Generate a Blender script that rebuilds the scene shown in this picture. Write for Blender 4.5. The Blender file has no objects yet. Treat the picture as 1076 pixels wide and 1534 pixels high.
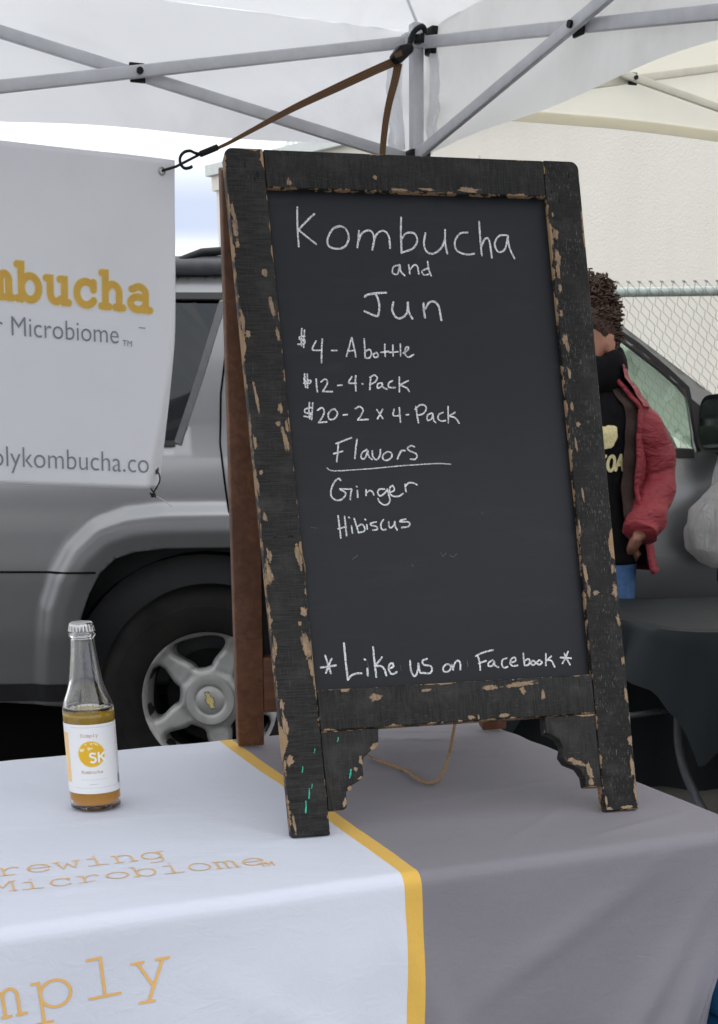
import bpy, bmesh, math, random
from mathutils import Vector, Matrix, noise
from mathutils.geometry import delaunay_2d_cdt
import numpy as np
random.seed(7)
R = math.radians
PI = math.pi
S = bpy.context.scene
C = S.collection

# ------------------------------------------------------------------ camera
F_PX, CX, CY, PITCH, ROLL, CAMH = 2033.85, 565.70, 1390.42, .3431, -.0125, 1.182
cF = Vector((0, math.cos(PITCH), -math.sin(PITCH)))
cU0 = Vector((0, math.sin(PITCH), math.cos(PITCH)))
cR0 = Vector((1, 0, 0))
cR = cR0*math.cos(ROLL) + cU0*math.sin(ROLL)
cU = -cR0*math.sin(ROLL) + cU0*math.cos(ROLL)
cam_data = bpy.data.cameras.new('camera')
cam = bpy.data.objects.new('camera', cam_data)
C.objects.link(cam)
m4 = Matrix.Identity(4)
for i in range(3):
    m4[i][0] = cR[i]; m4[i][1] = cU[i]; m4[i][2] = -cF[i]
m4[2][3] = CAMH
cam.matrix_world = m4
cam_data.sensor_fit = 'VERTICAL'
cam_data.sensor_height = 24
cam_data.sensor_width = 24*1076/1534
cam_data.lens = 24*F_PX/1534
cam_data.shift_x = (538-CX)/1534
cam_data.shift_y = (CY-767)/1534
cam_data.clip_start = .05
cam_data.clip_end = 2000
cam_data.dof.use_dof = True
cam_data.dof.focus_distance = 1.62
cam_data.dof.aperture_fstop = 17.0
S.camera = cam

# ------------------------------------------------------------------ sky, sun, exposure
SUN_EL, SUN_AZ = R(66), R(150)
w = bpy.data.worlds.new('World'); S.world = w; w.use_nodes = True
nt = w.node_tree; nt.nodes.clear()
def wn(t): return nt.nodes.new(t)
out = wn('ShaderNodeOutputWorld'); bg = wn('ShaderNodeBackground')
sky = wn('ShaderNodeTexSky'); sky.sky_type = 'NISHITA'; sky.sun_disc = False
sky.sun_elevation = SUN_EL; sky.sun_rotation = SUN_AZ
tc = wn('ShaderNodeTexCoord'); mp = wn('ShaderNodeMapping'); mp.inputs['Scale'].default_value = (1, 1, 3.2)
mp.inputs['Location'].default_value = (.35, .1, .42)
nz = wn('ShaderNodeTexNoise'); nz.inputs['Scale'].default_value = 2.1; nz.inputs['Detail'].default_value = 6; nz.inputs['Roughness'].default_value = .55
rp = wn('ShaderNodeValToRGB'); rp.color_ramp.elements[0].position = .34; rp.color_ramp.elements[1].position = .62
rp.color_ramp.elements[0].color = (8.8, 9.7, 11.0, 1); rp.color_ramp.elements[1].color = (14.4, 14.1, 13.6, 1)
mx = wn('ShaderNodeMix'); mx.data_type = 'RGBA'; mx.inputs[0].default_value = .93
nt.links.new(tc.outputs['Generated'], mp.inputs[0]); nt.links.new(mp.outputs[0], nz.inputs[0])
nt.links.new(nz.outputs[0], rp.inputs[0]); nt.links.new(sky.outputs[0], mx.inputs[6]); nt.links.new(rp.outputs[0], mx.inputs[7])
sz = wn('ShaderNodeSeparateXYZ'); nt.links.new(tc.outputs['Generated'], sz.inputs[0])
mr = wn('ShaderNodeMapRange'); mr.inputs[1].default_value = 0; mr.inputs[2].default_value = .9; mr.inputs[3].default_value = .72; mr.inputs[4].default_value = 1.12
nt.links.new(sz.outputs[2], mr.inputs[0])
vm = wn('ShaderNodeVectorMath'); vm.operation = 'SCALE'; nt.links.new(mx.outputs[2], vm.inputs[0]); nt.links.new(mr.outputs[0], vm.inputs['Scale'])
bk = wn('ShaderNodeMapRange'); bk.interpolation_type = 'SMOOTHSTEP'; bk.inputs[1].default_value = .105; bk.inputs[2].default_value = .135; nt.links.new(sz.outputs[2], bk.inputs[0])
bk2 = wn('ShaderNodeMapRange'); bk2.interpolation_type = 'SMOOTHSTEP'; bk2.inputs[1].default_value = .145; bk2.inputs[2].default_value = .20; bk2.inputs[3].default_value = 1; bk2.inputs[4].default_value = 0; nt.links.new(sz.outputs[2], bk2.inputs[0])
bm_ = wn('ShaderNodeMath'); bm_.operation = 'MULTIPLY'; nt.links.new(bk.outputs[0], bm_.inputs[0]); nt.links.new(bk2.outputs[0], bm_.inputs[1])
bx_ = wn('ShaderNodeMix'); bx_.data_type = 'RGBA'; nt.links.new(bm_.outputs[0], bx_.inputs[0]); nt.links.new(vm.outputs[0], bx_.inputs[6]); bx_.inputs[7].default_value = (3.9, 4.4, 5.5, 1)
nt.links.new(bx_.outputs[2], bg.inputs[0]); bg.inputs[1].default_value = .10
nt.links.new(bg.outputs[0], out.inputs[0])
sd = bpy.data.lights.new('sun', 'SUN'); sun = bpy.data.objects.new('sun', sd); C.objects.link(sun)
sd.energy = .7; sd.angle = R(25); sd.color = (1, .96, .9)
az = SUN_AZ
sdir = Vector((math.sin(az)*math.cos(SUN_EL), math.cos(az)*math.cos(SUN_EL), math.sin(SUN_EL)))
sun.rotation_euler = sdir.to_track_quat('Z', 'Y').to_euler()
S.view_settings.view_transform = 'Standard'; S.view_settings.look = 'None'
S.view_settings.gamma = 1; S.view_settings.use_curve_mapping = False
S.view_settings.exposure = .82
S.render.engine = 'CYCLES'
S.cycles.transparent_max_bounces = 16
S.cycles.max_bounces = 10

# ------------------------------------------------------------------ placing helpers
def ray(px, py):
    d = cF + cR*((px-CX)/F_PX) + cU*((CY-py)/F_PX)
    return Vector((0, 0, CAMH)), d
def onY(px, py, Y):
    o, d = ray(px, py); return o + d*(Y/d.y)
def onZ(px, py, Z):
    o, d = ray(px, py); return o + d*((Z-o.z)/d.z)
def onP(px, py, O, n):
    o, d = ray(px, py); return o + d*((O-o).dot(n)/d.dot(n))

# ------------------------------------------------------------------ object helpers
def tag(o, label=None, cat=None, group=None, kind=None):
    if label: o['label'] = label
    if cat: o['category'] = cat
    if group: o['group'] = group
    if kind: o['kind'] = kind
    return o
def empty(name, loc=(0, 0, 0), rz=0, label=None, cat=None, group=None):
    o = bpy.data.objects.new(name, None); C.objects.link(o)
    o.location = loc; o.rotation_euler = (0, 0, rz); o.empty_display_size = .1
    return tag(o, label, cat, group)
def world_of(o):
    M = o.matrix_basis.copy()
    while o.parent:
        o = o.parent; M = o.matrix_basis @ M
    return M
def mesh(name, verts, faces, mat=None, parent=None, smooth=False, world=True, mats=None, fm=None, uvs=None):
    """verts in world coordinates unless world=False (then in the parent's own)"""
    me = bpy.data.meshes.new(name)
    me.from_pydata([tuple(v) for v in verts], [], faces)
    o = bpy.data.objects.new(name, me); C.objects.link(o)
    if mats:
        for q in mats: me.materials.append(q)
        me.polygons.foreach_set('material_index', fm)
    elif mat: me.materials.append(mat)
    if smooth: me.polygons.foreach_set('use_smooth', [True]*len(me.polygons))
    if uvs is not None:
        uvl = me.uv_layers.new(name='UVMap')
        for l in me.loops: uvl.data[l.index].uv = uvs[l.vertex_index]
    if parent:
        if world:
            me.transform(world_of(parent).inverted())
        o.parent = parent
    me.update()
    return o
def smooth_angle(o, ang=35):
    me = o.data
    bm = bmesh.new(); bm.from_mesh(me)
    for f in bm.faces: f.smooth = True
    for e in bm.edges:
        if len(e.link_faces) == 2 and e.calc_face_angle(0) > R(ang): e.smooth = False
    bm.to_mesh(me); bm.free()
    return o
def bevel_mesh(o, wd, seg=2, ang=40):
    bm = bmesh.new(); bm.from_mesh(o.data)
    bmesh.ops.recalc_face_normals(bm, faces=bm.faces)
    ed = [e for e in bm.edges if len(e.link_faces) == 2 and e.calc_face_angle(0) > R(ang)]
    bmesh.ops.bevel(bm, geom=ed, offset=wd, segments=seg, affect='EDGES', profile=.5, clamp_overlap=True)
    bm.to_mesh(o.data); bm.free()
    return smooth_angle(o, 50)
class MB:
    def __init__(s): s.v = []; s.f = []
    def add(s, v, f):
        n = len(s.v); s.v += [Vector(a) for a in v]; s.f += [tuple(i+n for i in q) for q in f]; return s
    def box(s, c, ax, ay, az, hx, hy, hz):
        c = Vector(c); ax = Vector(ax); ay = Vector(ay); az = Vector(az)
        vs = [c+ax*hx*i+ay*hy*j+az*hz*k for i in (-1, 1) for j in (-1, 1) for k in (-1, 1)]
        return s.add(vs, [(0, 1, 3, 2), (4, 6, 7, 5), (0, 4, 5, 1), (2, 3, 7, 6), (0, 2, 6, 4), (1, 5, 7, 3)])
    def abox(s, x0, x1, y0, y1, z0, z1):
        return s.box(((x0+x1)/2, (y0+y1)/2, (z0+z1)/2), (1, 0, 0), (0, 1, 0), (0, 0, 1), (x1-x0)/2, (y1-y0)/2, (z1-z0)/2)
    def bar(s, a, b, wv, wh, side):
        """box beam a->b ; wh thickness along 'side', wv the other way"""
        a = Vector(a); b = Vector(b); d = (b-a); L = d.length; d.normalize()
        sd_ = (Vector(side)-d*Vector(side).dot(d)).normalized(); up = d.cross(sd_)
        return s.box((a+b)/2, d, up, sd_, L/2, wv/2, wh/2)
    def tube(s, pts, r, n=10, caps=True, rfun=None, flat=None):
        pts = [Vector(p) for p in pts]; N = len(pts)
        base = len(s.v); prev = None
        for i, p in enumerate(pts):
            t = (pts[min(i+1, N-1)]-pts[max(i-1, 0)]).normalized()
            if prev is None:
                a = t.orthogonal().normalized()
            else:
                a = (prev - t*prev.dot(t))
                a = a.normalized() if a.length > 1e-6 else t.orthogonal().normalized()
            prev = a; b = t.cross(a)
            rr = rfun(i/(N-1)) if rfun else r
            for k in range(n):
                th = 2*PI*k/n
                s.v.append(p + (a*math.cos(th)+b*math.sin(th)*(flat or 1))*rr)
        for i in range(N-1):
            for k in range(n):
                k2 = (k+1) % n
                s.f.append((base+i*n+k, base+i*n+k2, base+(i+1)*n+k2, base+(i+1)*n+k))
        if caps:
            s.f.append(tuple(base+k for k in reversed(range(n))))
            s.f.append(tuple(base+(N-1)*n+k for k in range(n)))
        return s
    def lathe(s, prof, n=32, M=None, close=True):
        """prof list of (r,z) ; spun about z"""
        base = len(s.v)
        for r_, z_ in prof:
            for k in range(n):
                th = 2*PI*k/n
                v = Vector((r_*math.cos(th), r_*math.sin(th), z_))
                s.v.append(M @ v if M else v)
        m = len(prof)
        for i in range(m-1):
            for k in range(n):
                k2 = (k+1) % n
                s.f.append((base+i*n+k, base+i*n+k2, base+(i+1)*n+k2, base+(i+1)*n+k))
        if close:
            if prof[0][0] > 1e-5: s.f.append(tuple(base+k for k in reversed(range(n))))
            if prof[-1][0] > 1e-5: s.f.append(tuple(base+(m-1)*n+k for k in range(n)))
        return s
    def loft(s, rings, cap=True, closed=True):
        base = len(s.v); n = len(rings[0])
        for r_ in rings: s.v += [Vector(p) for p in r_]
        for i in range(len(rings)-1):
            for k in range(n if closed else n-1):
                k2 = (k+1) % n
                s.f.append((base+i*n+k, base+i*n+k2, base+(i+1)*n+k2, base+(i+1)*n+k))
        if cap and closed:
            s.f.append(tuple(base+k for k in reversed(range(n))))
            s.f.append(tuple(base+(len(rings)-1)*n+k for k in range(n)))
        return s
    def prism(s, poly, fn, d0, d1):
        """2D polygon extruded; fn(x,y,d)->3D"""
        n = len(poly); base = len(s.v)
        for d in (d0, d1):
            for p in poly: s.v.append(Vector(fn(p[0], p[1], d)))
        s.f.append(tuple(base+i for i in range(n)))
        s.f.append(tuple(base+n+i for i in reversed(range(n))))
        for i in range(n):
            j = (i+1) % n
            s.f.append((base+j, base+i, base+n+i, base+n+j))
        return s
    def grid(s, nx, ny, fn):
        base = len(s.v)
        for j in range(ny+1):
            for i in range(nx+1): s.v.append(Vector(fn(i/nx, j/ny)))
        for j in range(ny):
            for i in range(nx):
                a = base+j*(nx+1)+i
                s.f.append((a, a+1, a+nx+2, a+nx+1))
        return s
    def build(s, name, mat=None, parent=None, smooth=False, bevel=0, ang=None, seg=2, recalc=True):
        o = mesh(name, s.v, s.f, mat, parent, smooth)
        if recalc or bevel:
            bm = bmesh.new(); bm.from_mesh(o.data); bmesh.ops.recalc_face_normals(bm, faces=bm.faces); bm.to_mesh(o.data); bm.free()
        if bevel: bevel_mesh(o, bevel, seg)
        elif ang: smooth_angle(o, ang)
        return o

def crom(pts, n=6):
    """smooth a polyline"""
    if len(pts) < 3: return [tuple(p) for p in pts]
    P = [np.array(p, float) for p in pts]; o = []
    P = [2*P[0]-P[1]] + P + [2*P[-1]-P[-2]]
    for i in range(1, len(P)-2):
        for k in range(n):
            t = k/n
            q = .5*((2*P[i])+(-P[i-1]+P[i+1])*t+(2*P[i-1]-5*P[i]+4*P[i+1]-P[i+2])*t*t+(-P[i-1]+3*P[i]-3*P[i+1]+P[i+2])*t**3)
            o.append(tuple(q))
    o.append(tuple(P[-2]))
    return o

# ------------------------------------------------------------------ materials
class NT:
    def __init__(s, name):
        s.m = bpy.data.materials.new(name); s.m.use_nodes = True; s.t = s.m.node_tree; s.t.nodes.clear()
        s.out = s.n('ShaderNodeOutputMaterial')
    def n(s, t, **k):
        x = s.t.nodes.new(t)
        for a, b in k.items(): setattr(x, a, b)
        return x
    def l(s, a, b): s.t.links.new(a, b)
    def coord(s, kind='Object', scale=(1, 1, 1), loc=(0, 0, 0)):
        tcn = s.n('ShaderNodeTexCoord'); mpn = s.n('ShaderNodeMapping')
        mpn.inputs['Scale'].default_value = scale; mpn.inputs['Location'].default_value = loc
        s.l(tcn.outputs[kind], mpn.inputs[0]); return mpn.outputs[0]
    def noise(s, co, scale, detail=4, rough=.5, dist=0):
        x = s.n('ShaderNodeTexNoise'); x.inputs['Scale'].default_value = scale; x.inputs['Detail'].default_value = detail
        x.inputs['Roughness'].default_value = rough; x.inputs['Distortion'].default_value = dist
        s.l(co, x.inputs['Vector']); return x.outputs[0]
    def ramp(s, fac, a, b, ca=(0, 0, 0, 1), cb=(1, 1, 1, 1)):
        x = s.n('ShaderNodeValToRGB'); e = x.color_ramp.elements
        e[0].position = a; e[1].position = b; e[0].color = ca if len(ca) == 4 else (*ca, 1); e[1].color = cb if len(cb) == 4 else (*cb, 1)
        s.l(fac, x.inputs[0]); return x.outputs[0]
    def math(s, op, a, b=None, c=None):
        x = s.n('ShaderNodeMath', operation=op)
        for i, q in enumerate((a, b, c)):
            if q is None: continue
            if isinstance(q, (int, float)): x.inputs[i].default_value = q
            else: s.l(q, x.inputs[i])
        return x.outputs[0]
    def mix(s, fac, a, b):
        x = s.n('ShaderNodeMix', data_type='RGBA')
        for i, q in ((0, fac), (6, a), (7, b)):
            if isinstance(q, (int, float)): x.inputs[i].default_value = q
            elif isinstance(q, (tuple, list)): x.inputs[i].default_value = (*q[:3], 1)
            else: s.l(q, x.inputs[i])
        return x.outputs[2]
    def bump(s, h, strength, dist):
        x = s.n('ShaderNodeBump'); x.inputs['Strength'].default_value = strength; x.inputs['Distance'].default_value = dist
        s.l(h, x.inputs['Height']); return x.outputs[0]
    def bsdf(s, color, rough=.5, metal=0, normal=None, trans=0, ior=1.45, spec=None, coat=0, sheen=0, alpha=None):
        x = s.n('ShaderNodeBsdfPrincipled')
        def put(k, v):
            if isinstance(v, (int, float)): x.inputs[k].default_value = v
            elif isinstance(v, (tuple, list)): x.inputs[k].default_value = (*v[:3], 1)
            else: s.l(v, x.inputs[k])
        put('Base Color', color); put('Roughness', rough); put('Metallic', metal); put('IOR', ior)
        if trans: put('Transmission Weight', trans)
        if spec is not None: put('Specular IOR Level', spec)
        if coat: put('Coat Weight', coat); x.inputs['Coat Roughness'].default_value = .08
        if sheen: put('Sheen Weight', sheen)
        if alpha is not None: put('Alpha', alpha)
        if normal is not None: s.l(normal, x.inputs['Normal'])
        return x.outputs[0]
    def done(s, sh, disp=None):
        s.l(sh, s.out.inputs[0]); return s.m
def simple(name, col, rough=.5, metal=0, var=.12, scale=12, bump=0, bscale=60, bdist=.002, spec=None, coat=0, sheen=0, stretch=(1, 1, 1)):
    t = NT(name); co = t.coord('Object', stretch)
    nn = t.noise(co, scale, 5, .6)
    a = tuple(c*(1-var) for c in col); b = tuple(min(1, c*(1+var)) for c in col)
    c = t.ramp(nn, .3, .7, a, b)
    nrm = t.bump(t.noise(co, bscale, 4), bump, bdist) if bump else None
    rr = t.math('MULTIPLY_ADD', nn, .12, rough-.06)
    return t.done(t.bsdf(c, rr, metal, nrm, spec=spec, coat=coat, sheen=sheen))

def painted_wood(name, axis, hw, hl, seed=0, amt=1.0, flecks=.5):
    """black distressed paint over pale wood. axis: 0 grain along local x, 1 along local y. Local origin = piece centre"""
    t = NT(name)
    tcn = t.n('ShaderNodeTexCoord'); sp = t.n('ShaderNodeSeparateXYZ'); t.l(tcn.outputs['Object'], sp.inputs[0])
    X, Y = sp.outputs[0], sp.outputs[1]
    if axis == 0: X, Y = Y, X            # Y = along the grain, X = across
    co = t.coord('Object', (1, 1, 1), (seed*3.1, seed*1.7, 0))
    dx = t.math('SUBTRACT', hw, t.math('ABSOLUTE', X))
    dy = t.math('SUBTRACT', hl, t.math('ABSOLUTE', Y))
    d = t.math('MINIMUM', dx, t.math('ADD', dy, .002))
    lowf = t.noise(co, 13, 2, .5)
    hi = t.noise(co, 120, 6, .7, .6)
    reach = t.math('MULTIPLY', t.math('MAXIMUM', t.math('SUBTRACT', lowf, .575), 0), .05*amt)
    reach = t.math('ADD', reach, t.math('MULTIPLY_ADD', t.ramp(t.noise(co, 40, 3, .6), .4, .7), .0032, -.0012))
    jag = t.math('MULTIPLY', t.math('SUBTRACT', hi, .5), .009)
    bare = t.math('LESS_THAN', t.math('ADD', d, jag), reach)
    # cracked flecks along the grain
    st = (520, 120, 60) if axis == 1 else (120, 520, 60)
    fl = t.noise(t.coord('Object', st, (seed, 0, 0)), 1, 5, .75)
    flm = t.ramp(fl, .565, .64)
    flm2 = t.math('MULTIPLY', flm, t.ramp(t.noise(co, 22, 4, .6), .38, .62))
    # saw marks across the grain
    sw = (30, 600, 30) if axis == 1 else (600, 30, 30)
    saw = t.noise(t.coord('Object', sw), 1, 3, .6)
    sawl = (600, 30, 30) if axis == 1 else (30, 600, 30)
    saw2 = t.noise(t.coord('Object', sawl), 1, 3, .6)
    pc = t.mix(t.math('MULTIPLY', t.ramp(saw, .38, .7), 1-.6*flecks), (.0075, .0074, .0074), (.030, .0285, .027))
    pc = t.mix(t.math('MULTIPLY', t.ramp(t.noise(co, 30, 5, .6), .5, .75), .55), pc, (.055, .051, .046))
    pc = t.mix(t.math('MULTIPLY', t.ramp(saw2, .58, .75), .35), pc, (.07, .07, .07))
    pc = t.mix(t.math('MULTIPLY', flm2, flecks), pc, (.17, .155, .13))
    wood = t.mix(t.noise(co, 60, 5, .7), (.20, .125, .07), (.40, .27, .16))
    col = t.mix(bare, pc, wood)
    h = t.math('SUBTRACT', t.math('MULTIPLY_ADD', saw, .35, t.math('MULTIPLY', saw2, .3)), t.math('ADD', t.math('MULTIPLY', bare, .9), t.math('MULTIPLY', flm2, .35)))
    nrm = t.bump(h, .7, .0008)
    rg = t.mix(bare, (.52, .52, .52), (.8, .8, .8))
    return t.done(t.bsdf(col, rg, 0, nrm, spec=.22))

def wood(name, c1, c2, rough=.5, axis=1):
    t = NT(name)
    st = (60, 3, 60) if axis == 1 else (3, 60, 60)
    co = t.coord('Object', st)
    g = t.noise(co, 1.2, 6, .6, .8)
    co2 = t.coord('Object'); g2 = t.noise(co2, 9, 4, .6)
    c = t.mix(t.ramp(g, .3, .7), c1, c2)
    c = t.mix(t.math('MULTIPLY', t.ramp(g2, .45, .7), .45), c, tuple(x*.45 for x in c1))
    return t.done(t.bsdf(c, rough, 0, t.bump(g, .4, .001)))

def fabric(name, col, transl=.3, dirt=.10, weave=900, wr=.25, wdist=.01, wscale=7, dirtcol=(.45, .43, .40), tcol=None, rough=.75):
    t = NT(name); co = t.coord('Object')
    a = t.noise(co, 2.3, 6, .62, .6)
    c = t.mix(t.math('MULTIPLY', t.ramp(a, .5, .78), dirt), col, dirtcol)
    wv = t.noise(co, weave, 1)
    b1 = t.bump(wv, .15, .0006)
    x = t.n('ShaderNodeBump'); x.inputs['Strength'].default_value = wr; x.inputs['Distance'].default_value = wdist
    t.l(t.noise(co, wscale, 3, .5, .4), x.inputs['Height']); t.l(b1, x.inputs['Normal'])
    sh = t.bsdf(c, rough, 0, x.outputs[0], spec=.25)
    if transl:
        tr = t.n('ShaderNodeBsdfTranslucent'); t.l(c, tr.inputs[0]) if tcol is None else setattr(tr.inputs[0], 'default_value', (*tcol, 1))
        ms = t.n('ShaderNodeMixShader'); ms.inputs[0].default_value = transl
        t.l(sh, ms.inputs[1]); t.l(tr.outputs[0], ms.inputs[2]); sh = ms.outputs[0]
    return t.done(sh)

M = {}
M['canopy'] = fabric('white tent cloth', (.88, .885, .91), .62, .30)
M['roof_canopy_dimmed'] = fabric('white tent cloth dimmed for roof', (.86, .865, .88), .34, .30, wr=.4, wdist=.02, wscale=4)  # valance cloth again, duller and less translucent to dim the light through the roof
M['cream_canopy'] = fabric('cream tent cloth', (.86, .835, .75), .58, .12)
M['tent_steel'] = simple('grey powder coated steel', (.56, .57, .60), .45, .1, .08, 20, .05, 300)
M['black_plastic'] = simple('black plastic', (.007, .007, .008), .42, 0, .3, 40, spec=.25)
M['cream_steel'] = simple('cream steel', (.66, .65, .60), .5, .1, .08)
M['chrome'] = simple('bare steel', (.5, .5, .5), .25, 1, .05)
M['vinyl'] = fabric('white vinyl banner', (.84, .845, .875), .22, .10, 1500, .12, .01, 3, rough=.5)
M['yellow_print'] = simple('yellow printing', (.66, .40, .07), .6, 0, .06, 30)
M['grey_print'] = simple('grey printing', (.22, .23, .27), .6, 0, .05)
M['gold_print'] = simple('gold printing', (.72, .42, .13), .65, 0, .05)
M['pale_print'] = simple('pale print outline', (.80, .72, .52), .6, 0, .03)

# ------------------------------------------------------------------ ground
t = NT('asphalt'); co = t.coord('Object')
a_ = t.noise(co, 160, 4, .8); b_ = t.noise(co, 1.3, 5, .6)
c_ = t.mix(t.ramp(a_, .35, .7), (.055, .054, .052), (.21, .20, .19))
c_ = t.mix(t.math('MULTIPLY', b_, .5), c_, (.10, .098, .092))
M['asphalt'] = t.done(t.bsdf(c_, .9, 0, t.bump(a_, .8, .004)))
tag(mesh('ground', [(-300, -300, 0), (300, -300, 0), (300, 300, 0), (-300, 300, 0)], [(0, 1, 2, 3)], M['asphalt']), kind='structure')

# ------------------------------------------------------------------ stucco building behind
t = NT('cream stucco'); co = t.coord('Object')
a_ = t.noise(co, 55, 5, .7); b_ = t.noise(co, .7, 5, .6)
c_ = t.mix(b_, (.65, .62, .555), (.70, .67, .605))
c_ = t.mix(t.math('MULTIPLY', t.ramp(t.noise(t.coord('Object', (4, 4, .5)), 1.0, 4), .5, .8), .12), c_, (.42, .40, .36))
M['stucco'] = t.done(t.bsdf(c_, .9, 0, t.bump(a_, .5, .012)))
M['cap_metal'] = simple('pale metal flashing', (.55, .58, .56), .5, .1, .06)
bd = Vector((.69, -.72, 0)).normalized(); bn_ = Vector((-bd.y, bd.x, 0))   # along the wall, away from the camera
bl = onY(325, 300, 16); bl.z = 0
b = empty('stucco_building', tuple(bl), 0, 'long cream stucco building wall rising behind the chain-link fence', 'building')
HB = 3.83
def bw(s_, d_, z_): return bl + bd*s_ + bn_*d_ + Vector((0, 0, z_))
mb = MB(); mb.box(bw(7.5, 3.0, HB/2), bd, bn_, (0, 0, 1), 7.5, 3.0, HB/2); mb.build('wall', M['stucco'], b)
mb = MB(); mb.box(bw(7.47, 2.98, HB+.05), bd, bn_, (0, 0, 1), 7.57, 3.04, .05); mb.build('parapet_cap', M['cap_metal'], b)
mb = MB(); mb.box(bw(.26, 2.985, HB-.07), bd, bn_, (0, 0, 1), .30, 3.01, .07); mb.build('cornice', M['stucco'], b)
for k in (3.7, 9.2, 14):
    mb = MB(); mb.box(bw(k, -.004, HB/2-.15), bd, bn_, (0, 0, 1), .006, .006, HB/2-.16); mb.build('expansion_joint', simple('joint', (.57, .55, .49), .9), b)
# small rooftop vents
v = onY(440, 216, 17)
mb = MB()
for dx in (-.06, .0, .06): mb.tube([(v.x+dx, 17, 3.8), (v.x+dx, 17, v.z+.12)], .018, 8)
mb.abox(v.x-.10, v.x+.10, 16.95, 17.05, v.z-.06, v.z-.01)
tag(mb.build('roof_vent', M['cap_metal']), 'small grey pipe vents on the roof behind the chalkboard', 'roof vent')

# ------------------------------------------------------------------ chain-link fence
FY = 7.0; FZ = 1.835
t = NT('galvanised wire'); M['galv'] = t.done(t.bsdf((.16, .17, .16), .5, .3))
M['galv_rail'] = simple('galvanised rail', (.40, .45, .43), .7, .0, .12, 30, spec=.2)
f = empty('chain_link_fence', (0, FY, 0), 0, 'galvanised chain-link fence behind the silver car', 'fence')
mb = MB(); mb.tube([(-3.5, FY, FZ), (4.5, FY, FZ)], .021, 12); mb.build('top_rail', M['galv_rail'], f, ang=40)
for x in (-2.4, .45, 3.3):
    mb = MB(); mb.tube([(x, FY+.05, 0), (x, FY+.05, FZ+.03)], .028, 12); mb.tube([(x, FY+.05, FZ+.03), (x, FY+.05, FZ+.05)], .03, 12)
    mb.build('fence_post', M['galv_rail'], f, ang=40)
mb = MB(); pw = .026; x = -4.4; i = 0
while x < 4.4:
    pts = []; nseg = 60
    for k in range(nseg+1):
        z = FZ+.035-k*(FZ+.0)/nseg
        xx = x + .0080*(1 if k % 2 else -1)*(1 if i % 2 else -1)
        pts.append((xx, FY-.026+(.004 if (k+i) % 2 else -.004), z))
    # lean of the mesh
    pts = [(p[0]+(FZ-p[2])*.45, p[1], p[2]) for p in pts]
    mb.tube(pts, .0015, 4, False)
    # barbed knuckle at the top
    mb.tube([(pts[0][0], pts[0][1], pts[0][2]), (pts[0][0]-.010, pts[0][1], pts[0][2]+.010)], .003, 4, True)
    x += pw; i += 1
tag(mb.build('wire_mesh', M['galv'], f, recalc=False), kind='stuff')

# ------------------------------------------------------------------ silver suv
Z3 = Vector((0, 0, 1))
def sgnpow(v, p): return math.copysign(abs(v)**p, v)
def lerp(a, b, t_): return a+(b-a)*t_
def interp(tab, x):
    if x <= tab[0][0]: return tab[0][1]
    for (a, ya), (b_, yb) in zip(tab, tab[1:]):
        if x <= b_:
            q = (x-a)/(b_-a); q = q*q*(3-2*q)*.5+q*.5
            return ya+(yb-ya)*q
    return tab[-1][1]
PROF = [(.25, 4.60), (.42, 4.545), (.60, 4.515), (.80, 4.50), (.95, 4.502), (1.03, 4.508), (1.10, 4.532), (1.17, 4.566), (1.20, 4.578), (1.45, 4.645), (1.62, 4.70), (1.68, 4.75), (1.72, 4.86)]
HUBX, HUBY, HUBZ = -.5536, 4.5687, .372
CAR_C = 5.43
_pz = [p[0] for p in PROF]; _py = [p[1] for p in PROF]
def surfY(z): return float(np.mean(np.interp([z-.03, z-.018, z-.006, z+.006, z+.018, z+.03], _pz, _py)))
def carxz(px, py):
    Y = 4.52
    for _ in range(6):
        p = onY(px, py, Y); Y = surfY(p.z)
    return (p.x, p.z)
def cxz(L): return [carxz(*p) for p in L]
def inpoly(x, y, P):
    c = False; n = len(P); j = n-1
    for i in range(n):
        xi, yi = P[i]; xj, yj = P[j]
        if (yi > y) != (yj > y) and x < (xj-xi)*(y-yi)/(yj-yi)+xi: c = not c
        j = i
    return c
def segdist(x, y, P, closed=False):
    A = np.array(P[:-1] if not closed else P); B = np.array(P[1:] if not closed else P[1:]+P[:1])
    d = B-A; q = np.array([x, y])-A
    tt = np.clip((q*d).sum(1)/np.maximum((d*d).sum(1), 1e-12), 0, 1)
    e = q-d*tt[:, None]
    return float(np.sqrt((e*e).sum(1)).min())
def resample(P, step, closed=True):
    o = []; n = len(P)
    for i in range(n if closed else n-1):
        a = P[i]; b_ = P[(i+1) % n]; L = math.hypot(b_[0]-a[0], b_[1]-a[1]); k = max(1, int(L/step))
        for j in range(k): o.append((lerp(a[0], b_[0], j/k), lerp(a[1], b_[1], j/k)))
    if not closed: o.append(P[-1])
    return o
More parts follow.
